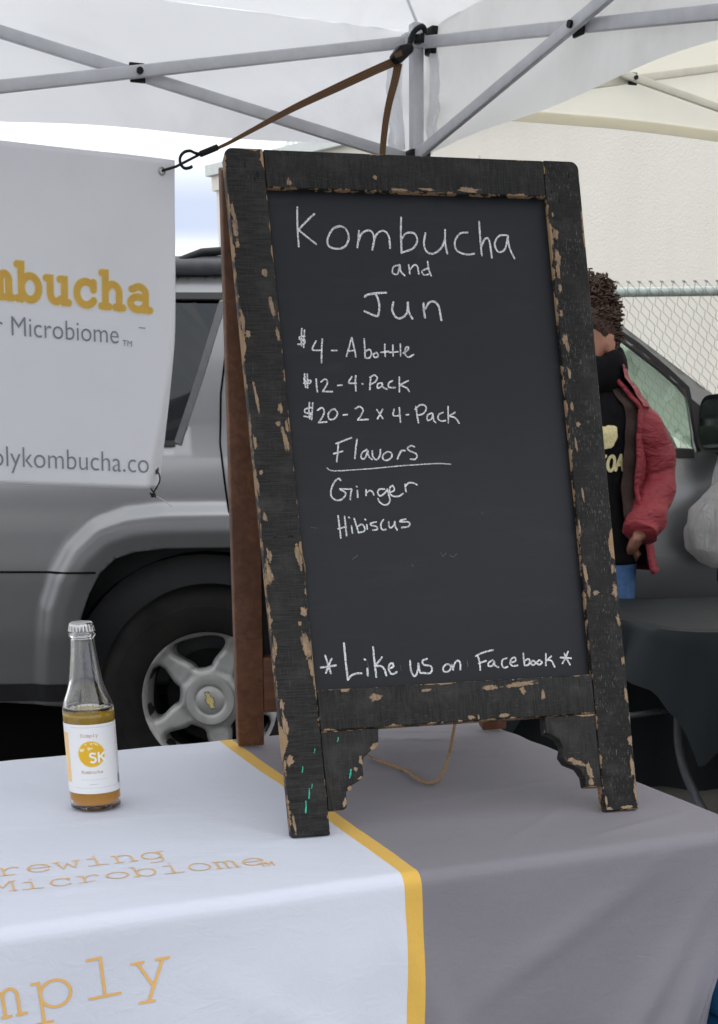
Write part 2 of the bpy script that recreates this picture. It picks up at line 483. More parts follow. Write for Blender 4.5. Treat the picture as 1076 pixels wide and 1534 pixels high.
def panel2d(outline, holes, gridf):
    """triangulated 2D panel. gridf: list of (x0,x1,z0,z1,step)"""
    V = []; Eg = []
    for loop in [outline]+holes:
        b0 = len(V); V += [Vector(p) for p in loop]; n = len(loop)
        Eg += [(b0+i, b0+(i+1) % n) for i in range(n)]
    allp = [outline]+holes
    for (x0, x1, z0, z1, st) in gridf:
        nx = int((x1-x0)/st); nz_ = int((z1-z0)/st)
        for i in range(nx+1):
            for j in range(nz_+1):
                x = x0+(i+.5*(j % 2))*st; z = z0+j*st*.9
                if z > z1 or not inpoly(x, z, outline) or any(inpoly(x, z, h_) for h_ in holes): continue
                V.append(Vector((x, z)))
    vo, eo, fo, *_ = delaunay_2d_cdt(V, Eg, [], 0, 1e-5)
    F = []
    for q in fo:
        cx_ = sum(vo[i].x for i in q)/len(q); cz_ = sum(vo[i].y for i in q)/len(q)
        if inpoly(cx_, cz_, outline) and not any(inpoly(cx_, cz_, h_) for h_ in holes): F.append(tuple(q))
    return [(v.x, v.y) for v in vo], F
t = NT('silver metallic paint'); co = t.coord('Object')
fl = t.noise(co, 900, 2); lo = t.noise(co, 2.0, 4)
c_ = t.mix(fl, (.135, .138, .142), (.19, .193, .198))
c_ = t.mix(t.math('MULTIPLY', t.ramp(lo, .5, .8), .12), c_, (.16, .15, .14))
M['silver'] = t.done(t.bsdf(c_, t.math('MULTIPLY_ADD', t.noise(co, 5, 5), .08, .27), .72, None, coat=.15))
M['trim'] = simple('black trim', (.010, .010, .011), .5, 0, .2, 30, spec=.3)
M['greytrim'] = simple('dark grey rack', (.055, .058, .065), .45, 0, .15, 30)
M['dark'] = simple('dark liner', (.003, .003, .003), .95, spec=.05)
M['rubber'] = None
t = NT('tyre rubber'); co = t.coord('Object'); n1 = t.noise(co, 7, 5); n2 = t.noise(co, 90, 4)
M['rubber'] = t.done(t.bsdf(t.mix(t.ramp(n1, .35, .75), (.006, .006, .0065), (.018, .017, .0155)), .85, 0, t.bump(n2, .3, .002), spec=.12))
t = NT('rim alloy'); co = t.coord('Object'); n1 = t.noise(co, 14, 5)
M['alloy'] = t.done(t.bsdf(t.mix(t.ramp(n1, .4, .75), (.30, .30, .295), (.21, .205, .195)), .45, .4, None))
M['brake'] = simple('brake dark', (.02, .02, .021), .6, .3)
t = NT('tinted glass dark')
def glassmat(name, tint, refl=.1, tr=.6):
    t = NT(name)
    tb_ = t.n('ShaderNodeBsdfTransparent'); tb_.inputs[0].default_value = (*tint, 1)
    gl = t.n('ShaderNodeBsdfGlossy'); gl.inputs['Roughness'].default_value = .03; gl.inputs[0].default_value = (.9, .95, 1, 1)
    ge = t.n('ShaderNodeNewGeometry'); vd = t.n('ShaderNodeVectorMath', operation='DOT_PRODUCT'); t.l(ge.outputs['Normal'], vd.inputs[0]); t.l(ge.outputs['Incoming'], vd.inputs[1])
    fr_ = t.math('MULTIPLY_ADD', t.math('POWER', t.math('SUBTRACT', 1, t.math('ABSOLUTE', vd.outputs['Value'])), 5), .95, .05)
    fa = t.math('ADD', fr_, refl)
    ms = t.n('ShaderNodeMixShader'); t.l(fa, ms.inputs[0]); t.l(tb_.outputs[0], ms.inputs[1]); t.l(gl.outputs[0], ms.inputs[2])
    return t.done(ms.outputs[0])
M['glass_dark'] = glassmat('privacy glass', (.02, .023, .03), -.015)
M['glass_green'] = glassmat('green tinted glass', (.72, .86, .76), .02)

suv = empty('silver_suv', (HUBX, HUBY, 0), 0, 'silver sport utility vehicle parked behind the stall, rear wheel beside the bottle', 'car')
archL = cxz([(116, 1060), (118, 990), (124, 925), (136, 888), (152, 858), (175, 836), (205, 826), (250, 821), (317, 820)])
arch = archL + [(2*HUBX-x, z) for x, z in reversed(archL[:-1])]
zb = archL[0][1]
zbot = .34
arch = [(arch[0][0]-.01, zbot-.05)] + arch + [(arch[-1][0]+.01, zbot-.05)]
WB = 2.87
arch2 = [(x+WB, z) for x, z in arch]
# greenhouse windows
qwin = cxz([(20, 446), (331, 446), (268, 661), (20, 661)])
fwin_px = [(880, 492), (921, 502), (945, 520), (985, 551), (1015, 577), (1028, 592), (1034, 630), (1040, 672), (960, 675), (880, 676)]
fwin = cxz(fwin_px)
rwin = [(-.32, 1.20), (-.40, 1.42), (-.30, 1.61), (.28, 1.61), (.28, 1.20)]
fwin = [(.36, 1.20), (.36, 1.58), (.50, 1.595), (.62, 1.575)] + fwin[1:8]
topA = carxz(933, 488); topB = carxz(1076, 597)
sl = (topB[1]-topA[1])/(topB[0]-topA[0])
ax0 = topA[0]-.19
outline = [(-1.60, zbot+.06), (-1.62, .80), (-1.60, 1.19), (-1.50, 1.45), (-1.38, 1.655), (-1.2, 1.685), (-.2, 1.705), (.30, 1.70), (ax0-.09, 1.675), (ax0+.04, topA[1]-sl*.17+.01), topA, topB, (topB[0]+.22, topB[1]+sl*.22-.0), (1.62, 1.07), (2.9, .99), (3.12, .90), (3.18, .60), (3.15, zbot+.03)]
# cut arches into the bottom edge
bott = [(3.15, zbot+.03)]
outline = outline[:-1] + [(3.15, zbot+.03)] + [p for p in reversed([q for q in arch2 if q[1] > zbot])] + [(arch2[0][0]-.01, zbot), (arch[-1][0]+.01, zbot)] + [p for p in reversed([q for q in arch if q[1] > zbot])] + [(arch[0][0]-.01, zbot+.02)]
outline = resample(outline, .025)
holes = [resample(h_, .03) for h_ in (qwin, rwin, fwin)]
V2, F2 = panel2d(outline, holes, [(-1.25, -.3, .35, 1.24, .012), (-1.6, -1.25, .35, 1.24, .03), (-.3, .0, .35, 1.24, .03), (-1.0, -.3, 1.24, 1.40, .012), (-1.6, -1.0, 1.24, 1.75, .03), (-.3, 0, 1.24, 1.75, .03), (-1.0, -.3, 1.40, 1.75, .03), (.0, 3.2, .35, 1.75, .04)])
archs = [arch, arch2]
def carY(x, z):
    y = surfY(z)
    for A in archs:
        if A[0][0]-.3 < x < A[-1][0]+.3 and z < 1.15:
            d = segdist(x, z, A)
            if d < .146:
                q = min(1, (.146-d)/.055); q = q*q*(3-2*q)
                fade = min(1, max(0, (z-.35)/.25))
                h_ = .036*q*(.72+.28*min(1, d/.05))
                y -= h_*lerp(.5, 1, fade)
    if z > 1.0 and x > 1.3: y += (x-1.3)*.05
    # ends curve in toward the centre
    if x < -1.3: y += ((-1.3-x)/.32)**2*.10
    if x > 2.8: y += ((x-2.8)/.38)**2*.2
    return y
Ycache = [carY(x, z) for x, z in V2]
side = mesh('body_side', [(x, y, z) for (x, z), y in zip(V2, Ycache)], F2, M['silver'], suv)
side_me = bmesh.new(); side_me.from_mesh(side.data); bmesh.ops.recalc_face_normals(side_me, faces=side_me.faces)
nb_in = sum(1 for f_ in side_me.faces if f_.normal.y > 0)
if nb_in > len(side_me.faces)/2: bmesh.ops.reverse_faces(side_me, faces=side_me.faces)
side_me.to_mesh(side.data); side_me.free(); smooth_angle(side, 28)
so = side.modifiers.new('thick', 'SOLIDIFY'); so.thickness = .018; so.offset = -1
far = mesh('body_side', [(x, 2*CAR_C-y, z) for (x, z), y in zip(V2, Ycache)], F2, M['silver'], suv); smooth_angle(far, 28)
# window glass, near and far
for k, (h_, gm) in enumerate(((qwin, 'glass_dark'), (rwin, 'glass_dark'), (fwin, 'glass_green'))):
    for sgn in (0, 1):
        vv = [(x, surfY(z)+.012 if sgn == 0 else 2*CAR_C-surfY(z)-.012, z) for x, z in resample(h_, .05)]
        o = mesh('window_glass', vv, [tuple(range(len(vv)))], M[gm], suv)
        bm = bmesh.new(); bm.from_mesh(o.data); bmesh.ops.triangulate(bm, faces=bm.faces); bm.to_mesh(o.data); bm.free()
def strip_on_car(name, pxs, wd, mat, proud=.003, pts=None, loft_=.0):
    P = pts or cxz(pxs); P = resample(P, .03, False); mbx = MB()
    Ln = []; 
    for i, p in enumerate(P):
        a = P[max(i-1, 0)]; c = P[min(i+1, len(P)-1)]; dx, dz = c[0]-a[0], c[1]-a[1]; L = math.hypot(dx, dz); nx, nz_ = -dz/L, dx/L
        r_ = []
        for s_, pr in ((-1, -.004), (-1, proud), (1, proud), (1, -.004)):
            x, z = p[0]+nx*wd/2*s_, p[1]+nz_*wd/2*s_
            r_.append((x, carY(x, z)-pr, z))
        Ln.append(r_)
    mbx.loft(Ln)
    return mbx.build(name, mat, suv, ang=40)
strip_on_car('window_seal', [(20, 664), (262, 664)], .016, M['trim'])
strip_on_car('window_seal', [(266, 664), (301, 560), (334, 452)], .022, M['greytrim'])
strip_on_car('window_seal', [(20, 442), (345, 443)], .020, M['trim'])
strip_on_car('window_seal', [(880, 482), (921, 493), (955, 516), (1000, 554), (1030, 582), (1038, 628), (1047, 676)], .014, M['trim'])
strip_on_car('window_seal', [(880, 680), (1040, 679)], .026, M['trim'])
strip_on_car('door_seam', [(349, 446), (331, 590), (330, 664), (340, 745), (352, 800)], .006, M['dark'], .004)
strip_on_car('bumper_seam', [(-40, 857), (60, 857), (146, 857)], .006, M['dark'], .004)
strip_on_car('door_seam', [(1078, 700), (1076, 870)], .006, M['dark'], .004)
strip_on_car('door_crease', [(880, 836), (1080, 832)], .010, M['silver'], .003)
strip_on_car('sill_trim', None, .06, M['trim'], .004, pts=[(-1.55, .41), (-1.02, .41)])
strip_on_car('sill_trim', None, .07, M['trim'], .004, pts=[(-.1, .375), (1.85, .375)])
# mirror sail panel
P3 = cxz([(1034, 596), (1058, 615), (1052, 672), (1044, 674)])
mb = MB(); mb.prism(P3, lambda x, z, d: (x, surfY(z)-.004+d, z), 0, .01); mb.build('mirror_sail', M['trim'], suv)
# door mirror
mc = onY(1080, 634, 4.38)
mD = Vector((-.97, -.24, 0)).normalized(); mS = Vector((-mD.y, mD.x, 0))     # glass faces back and outward
def mring(sc, d, w_=.098, h_=.082):
    return [mc+mD*d+mS*(w_*sc*sgnpow(math.cos(a), .55))+Z3*(h_*sc*sgnpow(math.sin(a), .55)) for a in [2*PI*i/28 for i in range(28)]]
mb = MB(); mb.loft([mring(.93, .022), mring(1, .026), mring(1.03, .012), mring(1.02, -.02), mring(.94, -.05), mring(.75, -.075), mring(.4, -.088)]); mb.build('door_mirror', M['trim'], suv, ang=50)
mb = MB(); mb.bar((mc.x+.03, 4.42, mc.z-.07), (mc.x+.05, 4.56, mc.z-.03), .05, .06, (1, 0, 0)); mb.build('mirror_arm', M['trim'], suv, bevel=.01)
mb = MB(); mb.loft([mring(.86, .0262), mring(.85, .0275)]); mb.build('mirror_glass', simple('mirror silver', (.16, .18, .17), .06, 1, .01), suv, ang=30)
# roof, rails, windscreen, hood, ends
top_edge = [(-1.38, 1.655), (-1.2, 1.685), (-.2, 1.705), (.30, 1.70), (ax0-.09, 1.675)]
mb = MB(); mb.grid(40, 12, lambda a, b_: (lerp(-1.38, ax0-.09, a), lerp(surfY(1.69)+.0, 2*CAR_C-surfY(1.69), b_), interp(top_edge, lerp(-1.38, ax0-.09, a))+.05*math.sin(PI*b_)))
mb.build('roof', M['silver'], suv, smooth=True)
for yy in (4.79, 2*CAR_C-4.79):
    mb = MB(); mb.tube([(-1.35, yy, 1.69), (-1.25, yy, 1.712), (-.7, yy, 1.722), (.1, yy, 1.715), (.25, yy, 1.69)], .030, 10)
    mb.build('roof_rail', M['greytrim'], suv, ang=50)
pR = carxz(334, 386)
mb = MB(); mb.tube([(-.60, 4.78, 1.735), (-.53, 4.78, 1.758), (-.40, 4.78, 1.765), (-.3, 4.78, 1.765)], .013, 10); mb.tube([(-.42, 4.80, 1.785), (-.42, 2*CAR_C-4.8, 1.785)], .014, 8)
mb.build('roof_crossbar', M['trim'], suv, ang=50)
A0 = (ax0-.09, 1.675); A1 = (1.62, 1.07)
def ws(a, b_):
    x, z = lerp(A0[0], A1[0], a), lerp(A0[1], A1[1], a)
    return (x-.035+.09*math.sin(PI*b_)*(.4+.6*a), lerp(surfY(z)+.05, 2*CAR_C-surfY(z)-.05, b_), z-.03)
mb = MB(); mb.grid(10, 14, ws); mb.build('windscreen', M['glass_green'], suv, smooth=True)
mb = MB(); mb.grid(16, 12, lambda a, b_: (lerp(1.60, 3.16, a), lerp(4.62+.1*a, 2*CAR_C-4.62-.1*a, b_), lerp(1.08, .92, a**1.5)+.05*math.sin(PI*b_))); mb.build('hood', M['silver'], suv, smooth=True)
mb = MB(); mb.grid(10, 6, lambda a, b_: (3.17+.05*math.sin(PI*a), lerp(4.7, 2*CAR_C-4.7, a), lerp(.38, .93, b_))); mb.build('grille', M['trim'], suv, smooth=True)
mb = MB(); mb.grid(10, 12, lambda a, b_: (interp([(.35, -1.62), (.8, -1.64), (1.19, -1.60), (1.45, -1.5), (1.66, -1.38)], lerp(.38, 1.66, b_))-.05*math.sin(PI*a), lerp(4.63, 2*CAR_C-4.63, a), lerp(.38, 1.66, b_))); mb.build('tailgate', M['silver'], suv, smooth=True)
# floor, wheel wells, interior
mb = MB(); mb.abox(-1.5, 3.1, 4.74, 2*CAR_C-4.74, .12, .36); mb.build('underbody', M['dark'], suv)
for hx in (HUBX, HUBX+WB):
    for (ya, yb) in ((4.56, 5.0), (2*CAR_C-5.0, 2*CAR_C-4.56)):
        rr = .50; mb = MB()
        mb.loft([[(hx+rr*math.cos(a), y_, .36+rr*.98*math.sin(a)) for a in [PI*i/20 for i in range(21)]] for y_ in (ya, yb)], cap=False, closed=False)
        ym = yb if ya < CAR_C else ya
        base = len(mb.v); mb.v += [Vector((hx+rr*math.cos(a), ym, .36+rr*.98*math.sin(a))) for a in [PI*i/20 for i in range(21)]]; mb.f.append(tuple(range(base, base+21)))
        mb.build('wheel_well', M['dark'], suv, recalc=False)
M['seat_cloth'] = simple('grey seat cloth', (.10, .10, .11), .9, 0, .2, 40, sheen=.2)
M['dash'] = simple('dash plastic', (.03, .03, .032), .6)
def seat(x, y):
    o = empty('front_seat', (x, y, .4)); o.parent = suv; o.matrix_parent_inverse = Matrix(); o.location = Vector((x, y, .4))-Vector((HUBX, HUBY, 0))
    mb = MB(); mb.abox(x-.25, x+.25, y-.24, y+.24, .55, .70); mb.build('seat_cushion', M['seat_cloth'], o, bevel=.05, seg=3)
    mb = MB(); mb.bar((x-.22, y, .66), (x-.36, y, 1.22), .12, .44, (0, 1, 0)); mb.build('seat_back', M['seat_cloth'], o, bevel=.04, seg=3)
    mb = MB(); mb.bar((x-.37, y, 1.25), (x-.40, y, 1.42), .08, .24, (0, 1, 0)); mb.build('headrest', M['seat_cloth'], o, bevel=.03, seg=3)
for (x, y) in ((.95, 4.98), (.95, 5.85)):
    seat(x, y)
mb = MB(); mb.abox(1.35, 1.62, 4.75, 2*CAR_C-4.75, .6, 1.08); mb.build('dashboard', M['dash'], suv, bevel=.05)
mb = MB(); mb.lathe([(.17, -.012), (.185, 0), (.17, .012)], 24, Matrix.Translation((1.22, 5.85, 1.10)) @ Matrix.Rotation(R(65), 4, 'Y'), False); mb.build('steering_wheel', M['dash'], suv, smooth=True)
mb = MB(); mb.abox(-1.5, -.1, 4.7, 2*CAR_C-4.7, .40, .92); mb.build('cargo_floor', M['dash'], suv, bevel=.03)

# ---- wheels
WR = .228
def make_wheel(hx, hy, hz, detail=True):
    def P(r_, a, d): return (hx+r_*math.cos(a), hy+d, hz+r_*math.sin(a))
    w_ = empty('wheel', (hx, hy, hz)); w_.parent = suv; w_.location = Vector((hx, hy, hz))-Vector((HUBX, HUBY, 0))
    mb = MB(); Mx = Matrix.Translation((hx, hy, hz)) @ Matrix.Rotation(PI/2, 4, 'X')
    # tyre profile: (r, axial) axial positive -> toward viewer after rotation (-y)
    prof = [(.222, -.01), (.232, .012), (.245, .018), (.27, .026), (.30, .030), (.315, .0315), (.318, .029), (.335, .028), (.352, .020), (.362, .006), (.368, -.01)]
    for k in range(5):
        a0 = -.02-k*.044
        prof += [(.372, a0), (.372, a0-.032), (.362, a0-.033), (.362, a0-.043)]
    prof += [(.36, -.25), (.30, -.27), (.225, -.24)]
    mb.lathe(prof, 96, Mx, False); mb.build('tyre', M['rubber'], w_, ang=35)
    # rim face with five openings
    out_ = [(WR*math.cos(a), WR*math.sin(a)) for a in [2*PI*i/100 for i in range(100)]]
    hs = []
    for k in range(5):
        ac = R(100+72*k); h_ = []
        ri, ro = .110, .208; wi, wo = .056, .112
        raw = [(ri, -wi*.55), (ri-.004, 0), (ri, wi*.55), (ri+.02, wi*.86), (.165, wo*.86), (ro-.02, wo*.93), (ro-.004, wo*.74), (ro+.003, wo*.35), (ro+.004, 0), (ro+.003, -wo*.35), (ro-.004, -wo*.74), (ro-.02, -wo*.93), (.165, -wo*.86), (ri+.02, -wi*.86)]
        raw = [(a, b_*.86) for a, b_ in raw]
        sm = crom(raw+[raw[0]], 4)[:-1]
        for r_, tt in sm:
            h_.append((r_*math.cos(ac)-tt*math.sin(ac), r_*math.sin(ac)+tt*math.cos(ac)))
        hs.append(h_)
    v2, f2 = panel2d(out_, hs, [(-.23, .23, -.23, .23, .009)])
    def dish(x, y):
        r_ = math.hypot(x, y)
        d = interp([(0, .012), (.08, .012), (.12, .016), (.17, .012), (.205, .004), (.216, -.006), (.222, -.010), (.228, -.010)], r_)
        dh = min(segdist(x, y, h_, True) for h_ in hs)
        if dh < .014: d += .018*(1-dh/.014)**1.4      # rounded down into the openings
        # lug recesses between the spokes' arms
        a = (math.degrees(math.atan2(y, x))-100) % 72
        if .086 < r_ < .112 and 20 < a < 52: 
            q = min(1, min(r_-.086, .112-r_)/.006)*min(1, min(a-20, 52-a)/5); d += .004*q
        return d
    n = len(v2); vv = [(hx+x, hy+dish(x, y), hz+y) for x, y in v2]
    ff = list(f2)
    o = mesh('rim', vv, ff, M['alloy'], w_)
    bm = bmesh.new(); bm.from_mesh(o.data); bmesh.ops.recalc_face_normals(bm, faces=bm.faces)
    if sum(f_.normal.y for f_ in bm.faces) > 0: bmesh.ops.reverse_faces(bm, faces=bm.faces)
    bm.to_mesh(o.data); bm.free(); smooth_angle(o, 40)
    for h_ in hs:
        mb = MB(); mb.loft([[(hx+x, hy+dish(x, y), hz+y) for x, y in h_], [(hx+x*.985, hy+.05, hz+y*.985) for x, y in h_], [(hx+x*.96, hy+.09, hz+y*.96) for x, y in h_]], cap=False)
        mb.build('spoke_side', M['alloy'], w_, smooth=True)
    mb = MB(); mb.lathe([(.215, -.01), (.205, -.12), (.20, -.20), (.02, -.21)], 48, Mx, False); mb.lathe([(.16, -.10), (.158, -.115), (.03, -.115)], 40, Mx, False)
    mb.build('brake_disc', M['brake'], w_, smooth=True, recalc=False)
    # centre cap
    mb = MB(); mb.lathe([(.083, -.016), (.083, .004), (.080, .008), (.060, .009), (.052, .006), (.050, .004), (.046, .004), (.044, .006), (.02, .007), (.0001, .0072)], 48, Mx, False)
    mb.build('centre_cap', M['alloy'], w_, ang=50)
    if detail:
        ang = R(108)
        shp = [(-.028, -.007), (-.009, -.007), (-.0105, -.013), (.0085, -.013), (.0095, -.007), (.028, -.007), (.031, .007), (.0105, .007), (.012, .013), (-.007, .013), (-.0085, .007), (-.025, .007)]
        def pe(x, y, d): return (hx+x*math.cos(ang)-y*math.sin(ang), hy-.0072-d, hz+x*math.sin(ang)+y*math.cos(ang))
        mb = MB(); mb.prism([(x*1.12, y*1.2) for x, y in shp], pe, 0, .0015); mb.build('emblem_border', M['chrome'], w_)
        mb = MB(); mb.prism([(x*.95, y*.86) for x, y in shp], pe, .0016, .003); mb.build('emblem', simple('gold emblem', (.55, .44, .18), .4, .5), w_)
    return w_
make_wheel(HUBX, HUBY, HUBZ)
make_wheel(HUBX+WB, HUBY, HUBZ, False)
for hx in (HUBX, HUBX+WB):
    mb = MB(); mb.lathe([(.0001, .0), (.34, .0), (.37, .03), (.37, .22), (.34, .25), (.0001, .25)], 40, Matrix.Translation((hx, 2*CAR_C-4.57, HUBZ)) @ Matrix.Rotation(PI/2, 4, 'X'), False)
    mb.build('wheel', M['rubber'], suv, ang=40)
# brake disc dust / splash dark behind wheel
mb = MB(); mb.tube([(HUBX, 4.9, HUBZ), (HUBX, 2*CAR_C-4.9, HUBZ)], .05, 12); mb.build('axle', M['dark'], suv)

# ------------------------------------------------------------------ market tent we stand under
def sgnpow(v, p): return math.copysign(abs(v)**p, v)
def make_tent(Cn, yaw, zt, zs, side, steel, cloth, name, label, eave_up=.03, drop=.27, wrinkle=1.0, hemz=None, bw_=.026, band=False):
    u = Vector((math.cos(yaw), math.sin(yaw), 0)); v = Vector((-math.sin(yaw), math.cos(yaw), 0)); Z = Vector((0, 0, 1))
    C0 = Vector((Cn[0], Cn[1], 0))
    t_ = empty(name, tuple(C0), 0, label, 'tent')
    corners = [C0, C0-u*side, C0-u*side-v*side, C0-v*side]
    # legs
    for i, c in enumerate(corners):
        mb = MB(); mb.box(c+Z*(zt/2+.02), u, v, Z, .0150, .0150, zt/2+.02); leg = mb.build('leg', M[steel], t_, bevel=.004)
        mb = MB(); mb.box(c+Z*.004, u, v, Z, .05, .05, .004); mb.build('foot_plate', M[steel], leg)
        mb = MB(); mb.box(c+Z*zs, u, v, Z, .028, .028, .020); mb.build('slider', M['black_plastic'], t_, bevel=.004)
        mb = MB(); mb.box(c+Z*(zt+.004), u, v, Z, .020, .020, .020); mb.build('corner_bracket', M['black_plastic'] if i else M[steel], t_, bevel=.006)
    # scissor bars on all four sides: two crosses a side
    nrmz = [(corners[0], -u, v), (corners[1], -v, -u), (corners[2], u, -v), (corners[3], v, u)]
    for (c, d, nrm) in nrmz:
        seg = side/4
        for k in (0, 2):
            a0 = c+d*(seg*k); a1 = c+d*(seg*(k+2))
            lo, hi = zs, zt
            off = -nrm*.012
            for q, (pa, pb) in enumerate(((a0+Z*hi, a1+Z*lo), (a0+Z*lo, a1+Z*hi))):
                o_ = off*(1 if q == 0 else -1)*(1 if k == 0 else -1)*(-1 if abs(nrm.dot(u)) > .5 else 1)
                mb = MB(); mb.bar(pa+o_, pb+o_, bw_, .014, nrm); mb.build('truss_bar', M[steel], t_, bevel=.003)
            cm = c+d*(seg*(k+1))+Z*((lo+hi)/2)
            mb = MB(); mb.box(cm, d, nrm, Z, .018, .004, .020); mb.build('pivot_plate', M['black_plastic'], t_, bevel=.002)
            mb = MB(); mb.tube([cm-nrm*.026, cm+nrm*.024], .0075, 12); mb.build('pivot_bolt', M['black_plastic'], t_, ang=40)
        mid = c+d*(side/2)
        mb = MB(); mb.box(mid+Z*zt, d, nrm, Z, .03, .022, .02); mb.build('truss_joint', M['black_plastic'], t_, bevel=.004)
        mb = MB(); mb.box(mid+Z*zs, d, nrm, Z, .03, .022, .02); mb.build('truss_joint', M['black_plastic'], t_, bevel=.004)
    # roof cloth: four panels, apex above the centre
    ctr = C0-u*side/2-v*side/2; apex = ctr+Z*(zt+.85)
    ze = zt+eave_up
    mb = MB(); g = .035
    ex = []
    for i, c in enumerate(corners):
        ex.append(c+(c-ctr).normalized()*g*1.41+Z*ze)
    for i in range(4):
        A = ex[i]; B = ex[(i+1) % 4]
        def fn(a, b_, A=A, B=B, i=i):
            p = A.lerp(B, a).lerp(apex, b_)
            sag = -.035*math.sin(PI*a)*math.sin(PI*min(1, b_*1.0))*(1-b_)
            wv = .012*wrinkle*(noise.noise(Vector((p.x*2.2, p.y*2.2, i*3)))+.4*noise.noise(Vector((p.x*6, p.y*6, i*5))))*min(1, a*8, (1-a)*8)*min(1, b_*8+.2)
            return p+Z*(sag+wv)
        mb.grid(36, 26, fn)
    roof = mb.build('canopy', M['roof_canopy_dimmed' if cloth == 'canopy' else cloth], t_, smooth=True, recalc=False)
    bm = bmesh.new(); bm.from_mesh(roof.data); bmesh.ops.remove_doubles(bm, verts=bm.verts, dist=.0005); bm.to_mesh(roof.data); bm.free(); smooth_angle(roof, 14)
    for c in ex:
        mb = MB(); mb.tube([c.lerp(apex, k/20)-Z*.004 for k in range(21)], .004, 6); mb.build('hip_seam', M[cloth], roof, smooth=True)
    # peak pole hub
    mb = MB(); mb.tube([ctr+Z*(zt+.3), apex-Z*.03], .02, 10); mb.build('peak_pole', M[steel], t_, ang=40)
    for i in range(4):
        A = ex[i]; B = ex[(i+1) % 4]; nrm = nrmz[i][2]; L = (B-A).length
        mb = MB(); NX, NY = 110, 14
        def vf(a, b_, A=A, B=B, nrm=nrm, L=L, i=i):
            p = A.lerp(B, a); s_ = a*L
            hem = (hemz(s_, i) if hemz else ze-drop)
            z = lerp(ze, hem, b_)
            edge = math.exp(-min(s_, L-s_)/.16)
            wav = .010*math.sin(s_*7+i)*b_+wrinkle*.007*noise.noise(Vector((s_*3.3, b_*2, i*7+1)))
            wav += wrinkle*edge*.016*noise.noise(Vector((s_*26, b_*5+s_*4, i*4+2)))
            return Vector((p.x, p.y, 0))+nrm*wav+Z*z
        mb.grid(NX, NY, vf)
        val = mb.build('valance', M[cloth], t_, smooth=True, recalc=False)
        if not band: continue
        # stitched hem, a little thicker
        mb = MB()
        for q in range(2):
            mb.grid(NX, 1, lambda a, b_, q=q: Vector(vf(a, 1-.028/.27*b_))+nrm*(-.0035 if q == 0 else .0035))
        mb.build('hem', M[cloth], val, smooth=True, recalc=False)
    return t_, u, v
TX, TY, TYAW, ZT, ZS = .124, 3.925, .451, 2.121, 1.862
def hem1(s_, i):
    base = 1.893-.012*math.sin(PI*min(1, s_/3.05)) + .004*math.sin(s_*9+i)
    if i == 0: base -= .004*min(1, s_/1.0)
    if i == 3: base -= .004+.02*math.exp(-(3.1-s_)/.3)
    return base
tent, tu, tv = make_tent((TX, TY), TYAW, ZT, ZS, 2.9, 'tent_steel', 'canopy', 'market_tent', 'white pop-up market tent overhead with grey scissor frame', hemz=hem1)
TC = Vector((TX, TY, 0))
# gathered cloth flap wrapping the back of the corner post
for (dir_, nn) in ((-tu, tv), (-tv, tu)):
    mb = MB()
    def wf(a, b_):
        s_ = .022+a*(.035+.02*math.sin(b_*3.1)+.012*noise.noise(Vector((b_*7, 1, 2))))
        return TC+dir_*s_+nn*(.026+.010*math.sin(a*9+b_*4)+.006*noise.noise(Vector((a*3, b_*9, 4))))+Vector((0, 0, lerp(2.10, 1.885, b_)))
    mb.grid(12, 30, wf); mb.build('corner_flap', M['canopy'], tent, smooth=True, recalc=False)
# silver corner casting knuckle and bolt
kz = TC+Vector((0, 0, ZT-.002))
mb = MB(); mb.box(kz-tu*.026-tv*.008, tu, tv, (0, 0, 1), .016, .016, .016); mb.build('corner_knuckle', M['tent_steel'], tent, bevel=.006)
mb = MB(); mb.tube([kz-tu*.028-tv*.032, kz-tu*.028-tv*.014], .008, 12); mb.build('bolt', M['black_plastic'], tent, ang=40)
mb = MB(); mb.box(kz+tu*.030-tv*.03, tu, tv, (0, 0, 1), .014, .022, .030); mb.build('side_knuckle', M['black_plastic'], tent, bevel=.006)

# neighbouring cream tent
p2 = onY(622, 200, 5.3)
cyaw = .42; u2 = Vector((math.cos(cyaw), math.sin(cyaw), 0)); v2_ = Vector((-math.sin(cyaw), math.cos(cyaw), 0))
q1 = onP(948, 118, Vector((p2.x, 5.3, 0)), v2_); q2 = onP(900, 190, Vector((p2.x, 5.3, 0)), v2_)
segc = (q1-Vector((p2.x, 5.3, 0))).dot(u2)
zc2 = q1.z; hz2 = q2.z
side2 = segc*4
tent2, _, _ = make_tent(tuple((Vector((p2.x, 5.3, 0))+u2*side2)[:2]), cyaw, zc2+.155, zc2-.155, side2, 'cream_steel', 'cream_canopy', 'market_tent',
    'cream pop-up tent of the next stall seen beyond the white valance', hemz=lambda s_, i: hz2+.006*math.sin(s_*5), wrinkle=.8, band=True)
print('tent2', side2, zc2, hz2)

